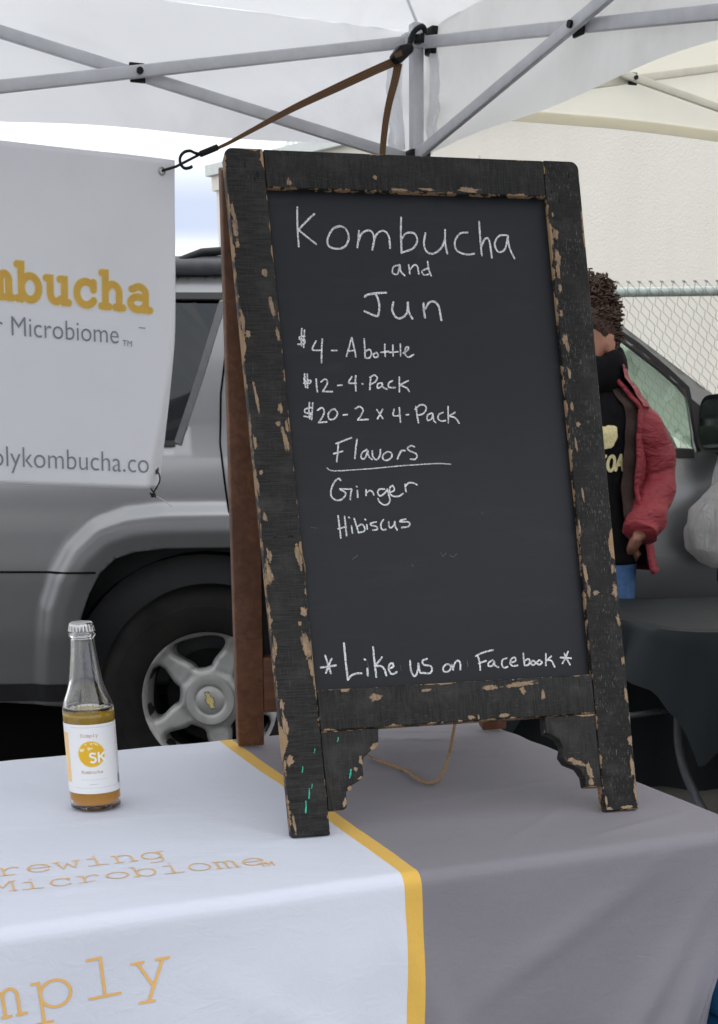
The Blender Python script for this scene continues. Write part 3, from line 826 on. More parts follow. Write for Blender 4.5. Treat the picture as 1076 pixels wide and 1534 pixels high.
# ------------------------------------------------------------------ our table, its cloth
TT = .745; TH = .3881; TD = .762; TW = 1.83
uT = Vector((math.cos(TH), math.sin(TH), 0)); vT = Vector((-math.sin(TH), math.cos(TH), 0)); OT = Vector((.1596, 2.2619, 0)); Z3 = Vector((0, 0, 1))
def tp(a, b_, z=TT): return OT+uT*a+vT*b_+Z3*z
tb = empty('folding_table', tuple(tp(-TW/2, -TD/2, 0)), TH, 'folding table hidden under the white and grey printed cloth', 'table')
mb = MB(); mb.box(tp(-TW/2, -TD/2, TT-.028), uT, vT, Z3, TW/2-.014, TD/2-.014, .022); mb.build('table_top', simple('table plastic', (.55, .54, .5), .6), tb, bevel=.006)
for a in (-.25, -TW+.25):
    mb = MB()
    mb.tube([tp(a, -.10, TT-.05), tp(a, -.08, .02)], .014, 10); mb.tube([tp(a, -TD+.10, TT-.05), tp(a, -TD+.08, .02)], .014, 10); mb.tube([tp(a, -.09, .35), tp(a, -TD+.09, .35)], .012, 8)
    mb.build('leg', M['greytrim'], tb, ang=50)
t = NT('printed table cloth'); co = t.coord('Object'); uvn = t.n('ShaderNodeTexCoord'); sx = t.n('ShaderNodeSeparateXYZ'); t.l(uvn.outputs['UV'], sx.inputs[0])
U = sx.outputs[0]
wob = t.noise(t.coord('Object', (1, 1, 1)), 9, 2); Uw = t.math('ADD', U, t.math('MULTIPLY', t.math('SUBTRACT', wob, .5), .006))
Uw = t.math('SUBTRACT', Uw, t.math('MULTIPLY', t.math('MAXIMUM', sx.outputs[1], -.76), .021))
isg = t.math('GREATER_THAN', Uw, -.4150); isy = t.math('GREATER_THAN', Uw, -.4355)
tone = t.noise(co, 2.2, 5, .6)
white = t.mix(tone, (.55, .575, .655), (.595, .62, .70))
weav = t.noise(co, 900, 3, .7)
grey = t.mix(weav, (.172, .162, .184), (.218, .206, .228))
grey = t.mix(t.math('MULTIPLY', t.ramp(tone, .45, .7), .25), grey, (.15, .15, .17))
yel = t.mix(weav, (.60, .37, .07), (.68, .42, .09))
c_ = t.mix(isy, white, yel); c_ = t.mix(isg, c_, grey)
wr1 = t.noise(t.coord('Object', (22, 60, 40), (3, 1, 0)), 1, 4, .6, .8); b0_ = t.bump(t.math('ABSOLUTE', t.math('SUBTRACT', wr1, .5)), .35, .003)
b1n = t.n('ShaderNodeBump'); b1n.inputs['Strength'].default_value = .3; b1n.inputs['Distance'].default_value = .0006; t.l(weav, b1n.inputs['Height']); t.l(b0_, b1n.inputs['Normal']); b1 = b1n.outputs[0]
crease = t.noise(t.coord('Object', (3, 7, 5)), 1.5, 4, .5, .35)
x_ = t.n('ShaderNodeBump'); x_.inputs['Strength'].default_value = .45; x_.inputs['Distance'].default_value = .006
t.l(crease, x_.inputs['Height']); t.l(b1, x_.inputs['Normal'])
M['cloth'] = t.done(t.bsdf(c_, .72, 0, x_.outputs[0], spec=.3, sheen=.05))
RF = .016; DROP = .62
CREASES = [(-.36, -.05, -.10, -.16, .003, .010), (-.33, -.10, -.12, -.24, .0025, .012), (-.30, -.16, -.02, -.30, .002, .014), (-.40, -.30, -.06, -.33, .0018, .012),
 (-.38, -.50, -.02, -.44, .0022, .016), (-.30, -.70, -.08, -.52, .0022, .012), (-.20, -.72, -.01, -.66, .003, .012), (-1.2, -.35, -.5, -.41, .0012, .015),
 (-.9, -.70, -.45, -.55, .0012, .015), (-.75, -.10, -.50, -.60, .0010, .012), (-1.3, -.62, -.6, -.68, .0012, .014), (-.25, -.04, -.15, -.14, .003, .008), (-.18, -.05, -.06, -.10, .003, .008)]
def cloth_pt(a, b_, off=0.0):
    """a: metres along the table (0 = right end), b: metres toward the back (0 back edge, -TD front); over-run hangs down"""
    ca = min(max(a, -TW), 0); cb = min(max(b_, -TD+RF), -.0)
    ea = a-ca; eb = b_-cb
    if a > 0 or a < -TW: pass
    L = math.hypot(ea, eb)
    base = tp(ca, cb, TT)
    ns = noise.noise(Vector((a*4.5, b_*5, 2.3)))*.0016 + noise.noise(Vector((a*14, b_*11, 5)))*.0007
    for (a0, b0, a1, b1, amp, wd) in CREASES:
        dx, dy = a1-a0, b1-b0; L2 = dx*dx+dy*dy; tt = ((a-a0)*dx+(b_-b0)*dy)/L2
        if -.15 < tt < 1.15:
            q_ = abs((a-a0)*dy-(b_-b0)*dx)/math.sqrt(L2)
            ns += amp*.9*math.exp(-(q_/(wd*.75))**2)*max(0, 1-abs(2*tt-1)**4)
    # soft rolls on the grey part and a crease bundle near the back
    ns += .0016*math.exp(-((a+.10)/.12)**2)*math.sin((b_+.1*a)*70)*math.exp(-((b_+.12)/.16)**2)
    if L < 1e-7:
        return base+Z3*(.001+ns+off)
    d = (uT*ea+vT*eb)/L
    if L < RF*PI/2:
        th = L/RF
        return base+d*(RF*math.sin(th)+off*math.sin(th))+Z3*(-RF*(1-math.cos(th))+.001+ns*(math.cos(th))+off*math.cos(th))
    dr = L-RF*PI/2
    pth = a*1.0-b_*.7
    wave = (.012*math.sin(pth*8.5+.6)+.007*math.sin(pth*19+2)+.004*noise.noise(Vector((a*6, dr*5, 1))))*min(1, dr/.35)
    fr = 0
    for (a0, r0_, a1, r1_, amp, wd) in ((-.02, .02, -.26, .42, .010, .022), (-.03, .10, -.14, .55, .012, .025), (-.50, .03, -.62, .5, .006, .03), (-.47, .02, -.30, .40, .007, .02), (-.95, .05, -.80, .5, .006, .03), (-.10, .0, -.40, .16, .005, .014), (-.7, .04, -.46, .22, .003, .012)):
        dx, dy = a1-a0, r1_-r0_; L2 = dx*dx+dy*dy; tt = ((a-a0)*dx+(dr-r0_)*dy)/L2
        if 0 < tt < 1: fr += amp*math.exp(-((((a-a0)*dy-(dr-r0_)*dx)/math.sqrt(L2))/wd)**2)*math.sin(PI*tt)
    p = base+d*(RF+fr+wave+.005*dr+off+.0035*noise.noise(Vector((a*11, dr*9, 8)))*min(1, dr*12))-Z3*(RF+dr)
    # front right corner is drawn in a little as it falls
    cr = math.exp(-max(0, -a)/.10)*(1 if b_ < -TD*.7 else 0)
    p -= uT*(.27*min(dr, .35))*cr
    return p
na, nb2 = 210, 150
amin, amax = -TW-DROP*.9, DROP
bmin, bmax = -TD-DROP, .30
vs = []; uv = []
def axis(lo, hi, brk, n, fine):
    pts = set()
    for i in range(n+1): pts.add(round(lerp(lo, hi, i/n), 5))
    for c in brk:
        for k in range(fine+1): pts.add(round(c[0]+(c[1]-c[0])*k/fine, 5))
    return sorted(pts)
AX = axis(amin, amax, [(0, RF*1.6), (-TW-RF*1.6, -TW), (-.55, 0)], 190, 8)
AX = sorted(set(AX+[round(-.55+.55*k/90, 5) for k in range(91)]))
BX = axis(bmin, bmax, [(-TD+RF-RF*1.6, -TD+RF), (0, RF*1.6)], 120, 8)
BX = sorted(set(BX+[round(-.76+.76*k/110, 5) for k in range(111)]))
idx = {}
for j, b_ in enumerate(BX):
    for i, a in enumerate(AX):
        idx[i, j] = len(vs); vs.append(cloth_pt(a, b_)); uv.append((a, b_))
fs = []
for j in range(len(BX)-1):
    for i in range(len(AX)-1):
        am, bm_ = (AX[i]+AX[i+1])/2, (BX[j]+BX[j+1])/2
        ea = max(0, am, -TW-am); eb = max(0, bm_, -TD-bm_)
        if math.hypot(ea, eb) > DROP and ea > 0 and eb > 0: continue
        fs.append((idx[i, j], idx[i+1, j], idx[i+1, j+1], idx[i, j+1]))
clo = mesh('table_cloth', vs, fs, M['cloth'], None, True, uvs=uv)
tag(clo, 'white and grey printed cloth with yellow stripe draped over the front table', 'tablecloth')

# ---- stroke lettering -------------------------------------------------
def arc(cx, cy, rx, ry, a0, a1, n=14):
    return [(cx+rx*math.cos(R(lerp(a0, a1, i/n))), cy+ry*math.sin(R(lerp(a0, a1, i/n)))) for i in range(n+1)]
# typewriter letters in a cell 1 wide, x-height 1
TYPE = {
 'm': [[(.02, .97), (.14, .97), (.14, 0)], [(.0, 0.02), (.28, 0.02)], [(.14, .72)]+arc(.32, .72, .17, .26, 160, 0)+[(.49, 0)], [(.42, .02), (.62, .02)], [(.49, .72)]+arc(.67, .72, .17, .26, 160, 0)+[(.84, 0)], [(.77, .02), (.99, .02)]],
 'b': [[(.02, 1.42), (.17, 1.42), (.17, 0)], [(.0, .02), (.17, .02)], arc(.53, .49, .36, .49, 0, 360, 28)],
 'u': [[(.02, .97), (.18, .97), (.18, .38)]+arc(.42, .36, .24, .34, 180, 300)+[(.76, .22)], [(.60, .97), (.78, .97), (.78, .02), (.95, .02)]],
 'c': [[(.84, .97), (.84, .66)], arc(.52, .49, .40, .49, 38, 325, 26)],
 'h': [[(.02, 1.42), (.17, 1.42), (.17, 0)], [(.0, .02), (.34, .02)], [(.17, .62)]+arc(.48, .62, .29, .35, 160, 0)+[(.77, 0)], [(.60, .02), (.95, .02)]],
 'a': [[(.14, .86)]+arc(.46, .66, .30, .32, 130, 0)+[(.76, .02), (.96, .02)], [(.76, .50)]+arc(.42, .28, .33, .27, 70, 330, 22)+[(.76, .22)]],
 'p': [[(.0, .97), (.16, .97), (.16, -.48)], [(.0, -.48), (.36, -.48)], arc(.53, .49, .37, .48, 0, 360, 28)],
 'l': [[(.18, 1.42), (.50, 1.42), (.50, .02)], [(.12, .02), (.88, .02)]],
 'y': [[(.04, .97), (.32, .97)], [(.66, .97), (.96, .97)], [(.17, .97), (.50, .06)], [(.82, .97), (.34, -.48)], [(.12, -.48), (.48, -.48)]],
 'r': [[(.08, .97), (.30, .97), (.30, 0)], [(.06, .02), (.66, .02)], [(.30, .62), (.45, .84), (.66, .97), (.80, .94), (.88, .84)]],
 'e': [[(.12, .52), (.90, .52)]+arc(.51, .49, .40, .49, 4, 325, 28)],
 'w': [[(.0, .97), (.26, .97)], [(.74, .97), (1., .97)], [(.11, .97), (.28, .02), (.50, .72), (.72, .02), (.89, .97)]],
 'i': [[(.20, .97), (.50, .97), (.50, .02)], [(.12, .02), (.88, .02)], [(.47, 1.30), (.53, 1.30)]],
 'n': [[(.04, .97), (.20, .97), (.20, 0)], [(.04, .02), (.38, .02)], [(.20, .66)]+arc(.48, .66, .28, .32, 160, 0)+[(.76, 0)], [(.60, .02), (.94, .02)]],
 'g': [[(.96, .97), (.78, .97), (.78, -.20)]+arc(.50, -.20, .28, .28, 0, -95)+[(.24, -.47)], arc(.43, .50, .36, .47, 0, 360, 28)],
 'o': [arc(.5, .49, .41, .49, 0, 360, 30)],
 'M': [[(.0, 1.36), (.20, 1.36), (.50, .55), (.80, 1.36), (1.0, 1.36)], [(.12, 1.36), (.12, .02)], [(.88, 1.36), (.88, .02)], [(.0, .02), (.30, .02)], [(.70, .02), (1.0, .02)]],
 'S': [[(.80, 1.38), (.80, 1.02)], [(.80, 1.10)]+arc(.50, 1.03, .34, .34, 40, 200)+arc(.50, .36, .36, .34, 70, -150), [(.14, .0), (.14, .36)]],
 'K': [[(.02, 1.36), (.36, 1.36)], [(.18, 1.36), (.18, .02)], [(.02, .02), (.36, .02)], [(.64, 1.36), (.96, 1.36)], [(.84, 1.36), (.20, .60)], [(.42, .82), (.62, .60), (.82, .02), (.98, .02)]],
 'T': [[(.05, 1.1), (.05, 1.36), (.95, 1.36), (.95, 1.1)], [(.5, 1.36), (.5, .02)], [(.3, .02), (.7, .02)]],
}
def ribbon(mb, pts, wd, fn, off, taper=None, fine=None, jit=0):
    """flat stroke with round ends laid on a surface fn(x,y,off)"""
    P = [np.array(p, float) for p in pts]
    Q = [P[0]]
    for p in P[1:]:
        if np.hypot(*(p-Q[-1])) > 1e-7: Q.append(p)
    if fine:
        Q2 = [Q[0]]
        for p in Q[1:]:
            L = np.hypot(*(p-Q2[-1])); k = max(1, int(L/fine)); a = Q2[-1]
            for i in range(1, k+1): Q2.append(a+(p-a)*i/k)
        Q = Q2
    if len(Q) < 2: return
    h = wd/2; n = len(Q); base = len(mb.v)
    d0 = (Q[1]-Q[0])/np.hypot(*(Q[1]-Q[0])); d1 = (Q[-1]-Q[-2])/np.hypot(*(Q[-1]-Q[-2]))
    L_, R_ = [], []
    for i in range(n):
        a = Q[i]-Q[i-1] if i else Q[1]-Q[0]; b_ = Q[i+1]-Q[i] if i < n-1 else Q[i]-Q[i-1]
        a = a/np.hypot(*a); b_ = b_/np.hypot(*b_); t_ = a+b_; l = np.hypot(*t_)
        t_ = t_/l if l > 1e-3 else b_
        nn = np.array([-t_[1], t_[0]]); cosb = max(.5, nn @ np.array([-a[1], a[0]]))
        hh = h*(1+(random.uniform(-jit, jit) if jit else 0))*(taper(i/(n-1)) if taper else 1)
        L_.append(Q[i]+nn*hh/cosb); R_.append(Q[i]-nn*hh/cosb)
    def cap(c, d, hh, flip):
        pts_ = []
        a0 = math.atan2(d[1], d[0])
        for k in range(1, 5):
            a = a0+PI/2-PI*k/5
            pts_.append(c+hh*np.array([math.cos(a), math.sin(a)]))
        return pts_
    for i in range(n):
        mb.v.append(Vector(fn(L_[i][0], L_[i][1], off))); mb.v.append(Vector(fn(R_[i][0], R_[i][1], off)))
    for i in range(n-1):
        mb.f.append((base+2*i, base+2*i+1, base+2*i+3, base+2*i+2))
    te = taper(1) if taper else 1; ts = taper(0) if taper else 1
    c1 = cap(Q[-1], d1, h*te, 0); b1_ = len(mb.v)
    for p in c1: mb.v.append(Vector(fn(p[0], p[1], off)))
    mb.f.append(tuple([base+2*(n-1)]+[b1_+k for k in range(4)]+[base+2*(n-1)+1]))
    c0 = cap(Q[0], -d0, h*ts, 0); b0_ = len(mb.v)
    for p in c0: mb.v.append(Vector(fn(p[0], p[1], off)))
    mb.f.append(tuple([base+1]+[b0_+k for k in range(4)]+[base]))
def type_text(name, txt, fn, x0, y0, pitch, xh, wd, mat, parent, off=.0006, cellw=.92, dirx=(1, 0), fine=None, outline=None):
    """fn(x,y,off): surface coordinates in metres"""
    dx, dy = dirx; res = []
    for i, ch in enumerate(txt):
        if ch not in TYPE: continue
        mb = MB(); mo = MB()
        for k, st in enumerate(TYPE[ch]):
            q = []
            for (x, y) in st:
                lx = (i+x*cellw)*pitch; ly = y*xh
                q.append((x0+lx*dx-ly*dy, y0+lx*dy+ly*dx))
            if outline: ribbon(mo, q, wd*outline, fn, off*.4+k*.00001, fine=fine)
            ribbon(mb, q, wd, fn, off+k*.00003, fine=fine)
        o = mb.build('letter', M[mat], parent, recalc=False); res.append(o)
        if outline: mo.build('letter_outline', M['pale_print'], parent, recalc=False)
    return res
def cfn(x, y, off): return cloth_pt(x, y, off+.0002)
# line direction on the top: from the photograph's baselines
def top_ab(px, py):
    p = onZ(px, py, TT+.001)-OT; return p.dot(uT), p.dot(vT)
A_ = top_ab(8, 1337); B_ = top_ab(385, 1296)
dl = Vector((B_[0]-A_[0], B_[1]-A_[1])); pitchM = dl.length/9; dl.normalize()
type_text('t', 'Microbiome', cfn, A_[0]-pitchM*.5, A_[1]-pitchM*.5*dl.y, pitchM, .027, .0018, 'gold_print', clo, dirx=(dl.x, dl.y), fine=.01)
tmA = top_ab(391, 1299)
type_text('t', 'TM', cfn, tmA[0], tmA[1], .0085, .010, .0012, 'gold_print', clo, dirx=(dl.x, dl.y), fine=.01)
A_ = top_ab(-27, 1316); B_ = top_ab(208, 1290); dl = Vector((B_[0]-A_[0], B_[1]-A_[1])); L_ = dl.length; dl.normalize()
type_text('t', 'rewing', cfn, A_[0]+L_*.09, A_[1]+L_*.09*dl.y, L_*.187, .028, .0018, 'gold_print', clo, dirx=(dl.x, dl.y), fine=.01)
def front_ab(px, py):
    O_ = tp(0, -TD+RF-RF, TT)-vT*.004; p = onP(px, py, O_, vT); a = (p-OT).dot(uT); dr = TT-p.z
    return a, -TD+RF-(RF*PI/2+max(0, dr-RF))
A_ = front_ab(84, 1512); B_ = front_ab(230, 1482)
dl = Vector((B_[0]-A_[0], B_[1]-A_[1])); P_ = dl.length/2; dl.normalize()
type_text('t', 'imply', cfn, A_[0]-P_*2.38*dl.x, A_[1]-P_*2.38*dl.y, P_, .030, .0030, 'gold_print', clo, dirx=(dl.x, dl.y), fine=.012, cellw=.82)

# ------------------------------------------------------------------ a-frame chalkboard
tbd, LEAN, BW, BL = .26087, .33761, .4425, .8045
ub = Vector((math.cos(tbd), math.sin(tbd), 0)); nbk = Vector((-math.sin(tbd), math.cos(tbd), 0))
vb = Z3*math.cos(LEAN)+nbk*math.sin(LEAN)
BO = Vector((-.09857, 1.53073, TT+.0035)); bnn = ub.cross(vb)      # toward the viewer
def bp(s_, t_, d=0.0): return BO+ub*s_+vb*t_+bnn*d
def bpx(px, py, d=0.0):
    p = onP(px, py, BO+bnn*d, bnn)-BO; return p.dot(ub), p.dot(vb)
sign = empty('chalkboard_sign', tuple(bp(BW/2, 0)), tbd, 'black A-frame chalkboard sign with chipped wooden frame and kombucha prices', 'sign')
TK = .019
def framepiece(name, poly, matf, axis, seed, parent=None, amt=1., flecks=.5, th=TK, d0=0., bev=.0015):
    """poly in board coordinates; object origin at its centre so the paint follows its edges"""
    xs = [p[0] for p in poly]; ys = [p[1] for p in poly]; cx_, cy_ = (min(xs)+max(xs))/2, (min(ys)+max(ys))/2
    hx, hy = (max(xs)-min(xs))/2, (max(ys)-min(ys))/2
    o = bpy.data.objects.new(name, bpy.data.meshes.new(name)); C.objects.link(o)
    mb = MB(); mb.prism([(p[0]-cx_, p[1]-cy_) for p in poly], lambda x, y, d: (x, y, d), d0-th, d0)
    o.data.from_pydata([tuple(v) for v in mb.v], [], mb.f)
    bm = bmesh.new(); bm.from_mesh(o.data); bmesh.ops.recalc_face_normals(bm, faces=bm.faces); bm.to_mesh(o.data); bm.free()
    bevel_mesh(o, bev, 2)
    m = matf if not callable(matf) else matf(axis, hx if axis == 1 else hy, hy if axis == 1 else hx, seed, amt, flecks)
    o.data.materials.append(m)
    Mx = Matrix((( *ub, 0), (*vb, 0), (*bnn, 0), (0, 0, 0, 1))).transposed()
    Mx.translation = bp(cx_, cy_)
    o.parent = sign; o.matrix_basis = world_of(sign).inverted() @ Mx
    return o
def pw(axis, hw, hl, seed, amt, flecks): return painted_wood('distressed black paint', axis, hw, hl, seed, amt, flecks)
def roundc(cx_, cy_, r_, a0, a1, n=6): return arc(cx_, cy_, r_, r_, a0, a1, n)
r0 = .010; sw = .0468
stL = [(0, .0)] + [(.0002, 0)] + [(sw-.0005, 0), (sw-.0005, BL)] + roundc(r0, BL-r0, r0, 90, 180)
stL = [(0, 0), (sw-.0006, 0), (sw-.0006, BL)] + roundc(r0, BL-r0, r0, 90, 180)
stile_l = framepiece('stile', stL, pw, 1, 1, amt=.85, flecks=.15)
stR = [(BW-sw+.0006, 0), (BW-.001, 0)] + roundc(BW-r0, BL-r0, r0, 0, 90) + [(BW-sw+.0006, BL)]
stile_r = framepiece('stile', stR, pw, 1, 5, amt=.95, flecks=1.0)
rail_t = framepiece('rail', [(sw, .7598), (BW-sw, .7598), (BW-sw, BL-.0006), (sw, BL-.0006)], pw, 0, 9, amt=.8, flecks=.15)
rail_b = framepiece('rail', [(sw, .1225), (BW-sw, .1225), (BW-sw, .1705), (sw, .1705)], pw, 0, 13, amt=1.0, flecks=.25)
brl = [(500, 1100), (568, 1094), (568, 1112), (558.6, 1122.5), (545.5, 1134), (544, 1148.6), (545.5, 1161.6), (539, 1169.4), (526, 1177), (519.5, 1186.4), (520.3, 1208.5), (517, 1212.5), (497, 1214)]
brr = [(817, 1077), (818.8, 1098.8), (828, 1101), (838, 1107.5), (845, 1119.8), (842.6, 1133.7), (850.2, 1144.2), (867.7, 1151.2), (876.5, 1163.4), (879.2, 1179.2), (904, 1178.5), (898, 1076)]
pl = [bpx(*p) for p in brl]; pl[0] = (sw, .1219); pl[1] = (pl[1][0], .1219); pl[-1] = (sw, pl[-1][1])
framepiece('corner_bracket', list(reversed(pl)), pw, 0, 17, amt=1.0, flecks=.25, d0=-.0012)
pl = [bpx(*p) for p in brr]; pl[0] = (pl[0][0], .1219); pl[-1] = (BW-sw, .1219); pl[-2] = (BW-sw, pl[-2][1])
framepiece('corner_bracket', pl, pw, 0, 21, amt=1.0, flecks=.25, d0=-.0012)
# slate panel
t = NT('slate board'); co = t.coord('Object'); n1 = t.noise(co, 4, 6, .62, .8); n2 = t.noise(co, 900, 2); n3 = t.noise(t.coord('Object', (1, 6, 1)), 6, 5, .6, 1)
c_ = t.mix(n1, (.0070, .0085, .0115), (.0115, .0135, .0170)); c_ = t.mix(t.math('MULTIPLY', t.ramp(n3, .55, .8), .5), c_, (.023, .026, .031))
c_ = t.mix(t.math('MULTIPLY', t.ramp(n2, .55, .8), .2), c_, (.032, .036, .042))
M['slate'] = t.done(t.bsdf(c_, .48, 0, t.bump(n2, .12, .0004), spec=.33))
REC = -.007
bpan = framepiece('chalk_panel', [(sw-.006, .165), (BW-sw+.006, .165), (BW-sw+.006, .766), (sw-.006, .766)], M['slate'], 1, 0, th=.003, d0=REC, bev=.0003)
t = NT('chalk'); co = t.coord('Object'); n1 = t.noise(co, 700, 4, .8)
M['chalk'] = t.done(t.bsdf(t.mix(t.ramp(n1, .38, .58), (.12, .125, .135), (.80, .81, .82)), .9))
M['chalk_dim'] = t = None
t = NT('faint chalk'); co = t.coord('Object'); n1 = t.noise(co, 700, 4, .8)
M['chalk_dim'] = t.done(t.bsdf(t.mix(t.ramp(n1, .46, .66), (.03, .033, .04), (.16, .17, .19)), .9))
def chalk(words, org, sc, wd):
    for wname, strokes in words:
        mb = MB()
        for k, st in enumerate(strokes):
            q = [bpx(org[0]+x/sc, org[1]+y/sc, REC) for x, y in st]
            q = crom(q, 6)
            j = [(a+noise.noise(Vector((a*900, b_*900, 1)))*.00018, b_+noise.noise(Vector((a*900, b_*900, 5)))*.00018) for a, b_ in q]
            ribbon(mb, j, wd, lambda x, y, d: bp(x, y, REC+d), .00025+k*.00002, jit=.14)
        mb.build('chalk_'+wname, M['chalk'], bpan, recalc=False)
A = (430, 300); sA = 2.989
chalk([('word', [[(46,32),(47,120),(53,207)],[(122,62),(85,97),(52,133)],[(52,133),(90,165),(131,197)],
 [(235,118),(205,130),(183,170),(187,205),(225,218),(262,205),(277,165),(262,128),(235,116),(210,125)],
 [(322,138),(320,175),(315,212)],[(318,190),(335,150),(365,135),(385,150),(390,185),(382,222)],[(385,200),(400,155),(430,137),(455,160),(462,215)],
 [(511,78),(510,150),(513,237)],[(512,175),(535,148),(570,150),(583,180),(565,215),(515,236)],
 [(620,148),(613,195),(625,230),(655,240),(690,215),(705,180)],[(708,133),(708,190),(718,240)],
 [(808,145),(775,150),(752,185),(760,225),(800,243),(838,240)],
 [(860,97),(865,170),(872,248)],[(868,215),(885,175),(905,180),(917,258)],
 [(985,158),(950,160),(930,195),(945,232),(975,220),(990,160)],[(988,160),(995,210),(1018,262)]])], A, sA, .00225)
chalk([('word', [[(505,290),(478,298),(473,325),(495,330),(505,295),(510,320),(528,338)],[(545,290),(550,330)],[(548,315),(570,290),(585,300),(590,330)],[(630,305),(605,318),(615,335),(640,330)],[(630,275),(635,310),(645,338)]])], A, sA, .0020)
Bq = (440, 420); sB = 4.483
chalk([('word', [[(478,112),(495,97),(550,88),(622,83)],[(548,92),(565,120),(576,170),(572,215),(562,240),(530,232),(477,208)],
 [(670,148),(662,200),(685,245),(720,255),(760,220),(768,150)],[(766,150),(775,215),(798,258)],[(872,155),(874,200),(882,250)],[(885,190),(910,150),(945,145),(975,180),(992,268)]])], Bq, sB, .0025)
chalk([('line', [[(55,325),(52,380),(53,440)],[(73,335),(68,400),(68,450)],[(75,375),(42,380),(42,398),(75,402),(70,425),(30,430)],
 [(150,408),(128,465),(190,470)],[(192,395),(188,470),(187,552)],[(255,472),(290,471)],[(355,510),(375,440),(390,385)],[(390,385),(405,450),(418,515)],[(362,478),(410,470)],
 [(473,395),(478,460),(480,520)],[(480,480),(510,465),(522,490),(510,520),(480,522)],[(555,485),(535,500),(545,518),(568,510),(560,488)],
 [(612,430),(612,470),(615,512)],[(585,485),(640,478)],[(665,435),(668,510)],[(640,485),(700,480)],[(716,430),(718,508)],[(735,490),(765,470),(770,450),(752,455),(748,495),(770,517),(805,500)]])], Bq, sB, .0019)
Cq = (440, 550); sC = 4.138
chalk([('line', [[(68,42),(70,90),(75,125)],[(85,45),(86,128)],[(65,68),(70,90),(103,82),(100,100),(62,100)],[(140,75),(142,110),(147,155)],
 [(170,92),(195,75),(210,92),(200,120),(180,152)],[(180,152),(240,153)],[(273,115),(300,112)],[(360,60),(342,98),(388,100)],[(385,55),(382,90),(386,147)],[(424,104),(428,105)],
 [(478,60),(474,100),(472,140)],[(472,65),(500,50),(518,68),(505,92),(475,108)],[(545,98),(522,105),(520,130),(545,120),(548,100)],[(548,100),(555,125),(578,138)],[(612,85),(590,100),(590,125),(628,128)],[(655,62),(655,155)],[(710,85),(684,98),(658,112)],[(658,112),(700,130),(716,152)]]),
 ('line', [[(98,220),(95,270),(100,320)],[(118,222),(112,325)],[(110,250),(70,262),(75,285),(105,285),(100,310),(65,305)],[(148,268),(175,252),(190,275),(178,310),(155,345)],[(155,345),(205,340)],
 [(235,265),(215,290),(220,322),(250,322),(272,290),(255,262),(235,265)],[(308,298),(332,295)],[(382,258),(410,245),(430,265),(420,295),(398,328)],[(398,328),(462,325)],[(515,265),(552,318)],[(552,262),(520,320)],
 [(622,262),(618,300),(662,302)],[(655,252),(658,300),(662,342)],[(697,297),(712,295)],[(758,245),(765,300),(773,345)],[(752,262),(785,235),(815,240),(820,265),(800,290),(768,300)],
 [(855,285),(830,300),(830,330),(855,320),(862,290)],[(862,290),(868,330),(880,345)],[(925,282),(900,295),(895,320),(915,335),(940,332)],[(957,245),(958,345)],[(1000,282),(960,305)],[(960,305),(1000,315),(1025,348)]])], Cq, sC, .0019)
Dq = (480, 645); sD = 4.891
chalk([('word', [[(132,95),(128,150),(120,228)],[(115,97),(170,75),(228,53)],[(98,170),(163,152)],[(268,65),(260,130),(253,205)],[(340,140),(305,165),(300,200),(325,205),(348,150)],[(348,150),(355,190),(378,212)],
 [(380,150),(385,190),(410,215),(435,185),(440,140)],[(490,155),(460,180),(460,210),(490,218),(522,195),(520,165),(490,155)],[(590,150),(575,180),(565,210)],[(575,185),(595,150),(620,148)],[(688,120),(665,112),(638,130),(655,150),(700,170),(708,195),(690,212),(660,210)]]),
 ('word', [[(148,365),(135,352),(105,375),(80,430),(80,480),(110,508),(150,508),(180,480),(183,455),(150,435),(143,428)],[(143,428),(230,430)],[(230,430),(222,470),(220,505)],[(272,440),(274,490)],[(265,410),(269,413)],
 [(335,435),(335,475)],[(338,455),(365,440),(385,455),(390,473)],[(470,430),(435,430),(420,455),(440,480),(475,455),(490,430)],[(490,430),(500,470),(510,510),(495,540),(465,545),(435,525),(422,500)],
 [(500,455),(540,440),(530,405),(510,420),(508,455),(530,480),(575,482),(605,462)],[(622,395),(622,420),(628,450)],[(624,410),(645,385),(680,385),(708,398)]]),
 ('word', [[(130,625),(140,700),(150,787)],[(178,630),(185,700),(193,770)],[(130,720),(190,705)],[(228,700),(235,750)],[(209,637),(213,640)],[(248,645),(265,700),(280,750)],[(270,705),(305,688),(325,715),(318,740),(280,748)],
 [(340,690),(343,722)],[(327,651),(331,654)],[(408,670),(370,680),(375,695),(412,705),(415,725),(385,730)],[(462,655),(445,680),(445,715),(460,728),(480,725)],[(500,670),(505,705),(520,712),(540,690),(545,668)],[(545,670),(550,705),(563,730)],
 [(625,650),(585,660),(590,670),(640,670),(655,685),(640,705),(595,712)]])], Dq, sD, .0019)
chalk([('underline', [[(50,275),(75,292),(150,295),(400,277),(600,258),(850,242),(955,247)]])], Dq, sD, .0013)
Eq = (470, 950); Fq = (660, 950); sE = 5.124
chalk([('line', [[(88,165),(108,225),(132,300)],[(138,190),(115,240),(95,297)],[(55,257),(172,240)],[(232,70),(245,200),(262,352)],[(262,352),(290,318),(330,302),(367,301)],[(412,265),(416,318)],[(391,194),(397,198)],
 [(456,100),(465,200),(481,330)],[(523,178),(495,215),(468,248)],[(468,248),(510,245),(540,265),(558,318)],[(580,265),(610,250),(605,225),(585,230),(575,265),(590,300),(615,305),(637,290)],
 [(740,205),(745,270),(765,318),(785,315),(800,270),(803,225)],[(803,225),(815,290),(828,300)],[(868,190),(835,205),(845,235),(895,245),(908,275),(890,300),(835,298)]])], Eq, sE, .0023)
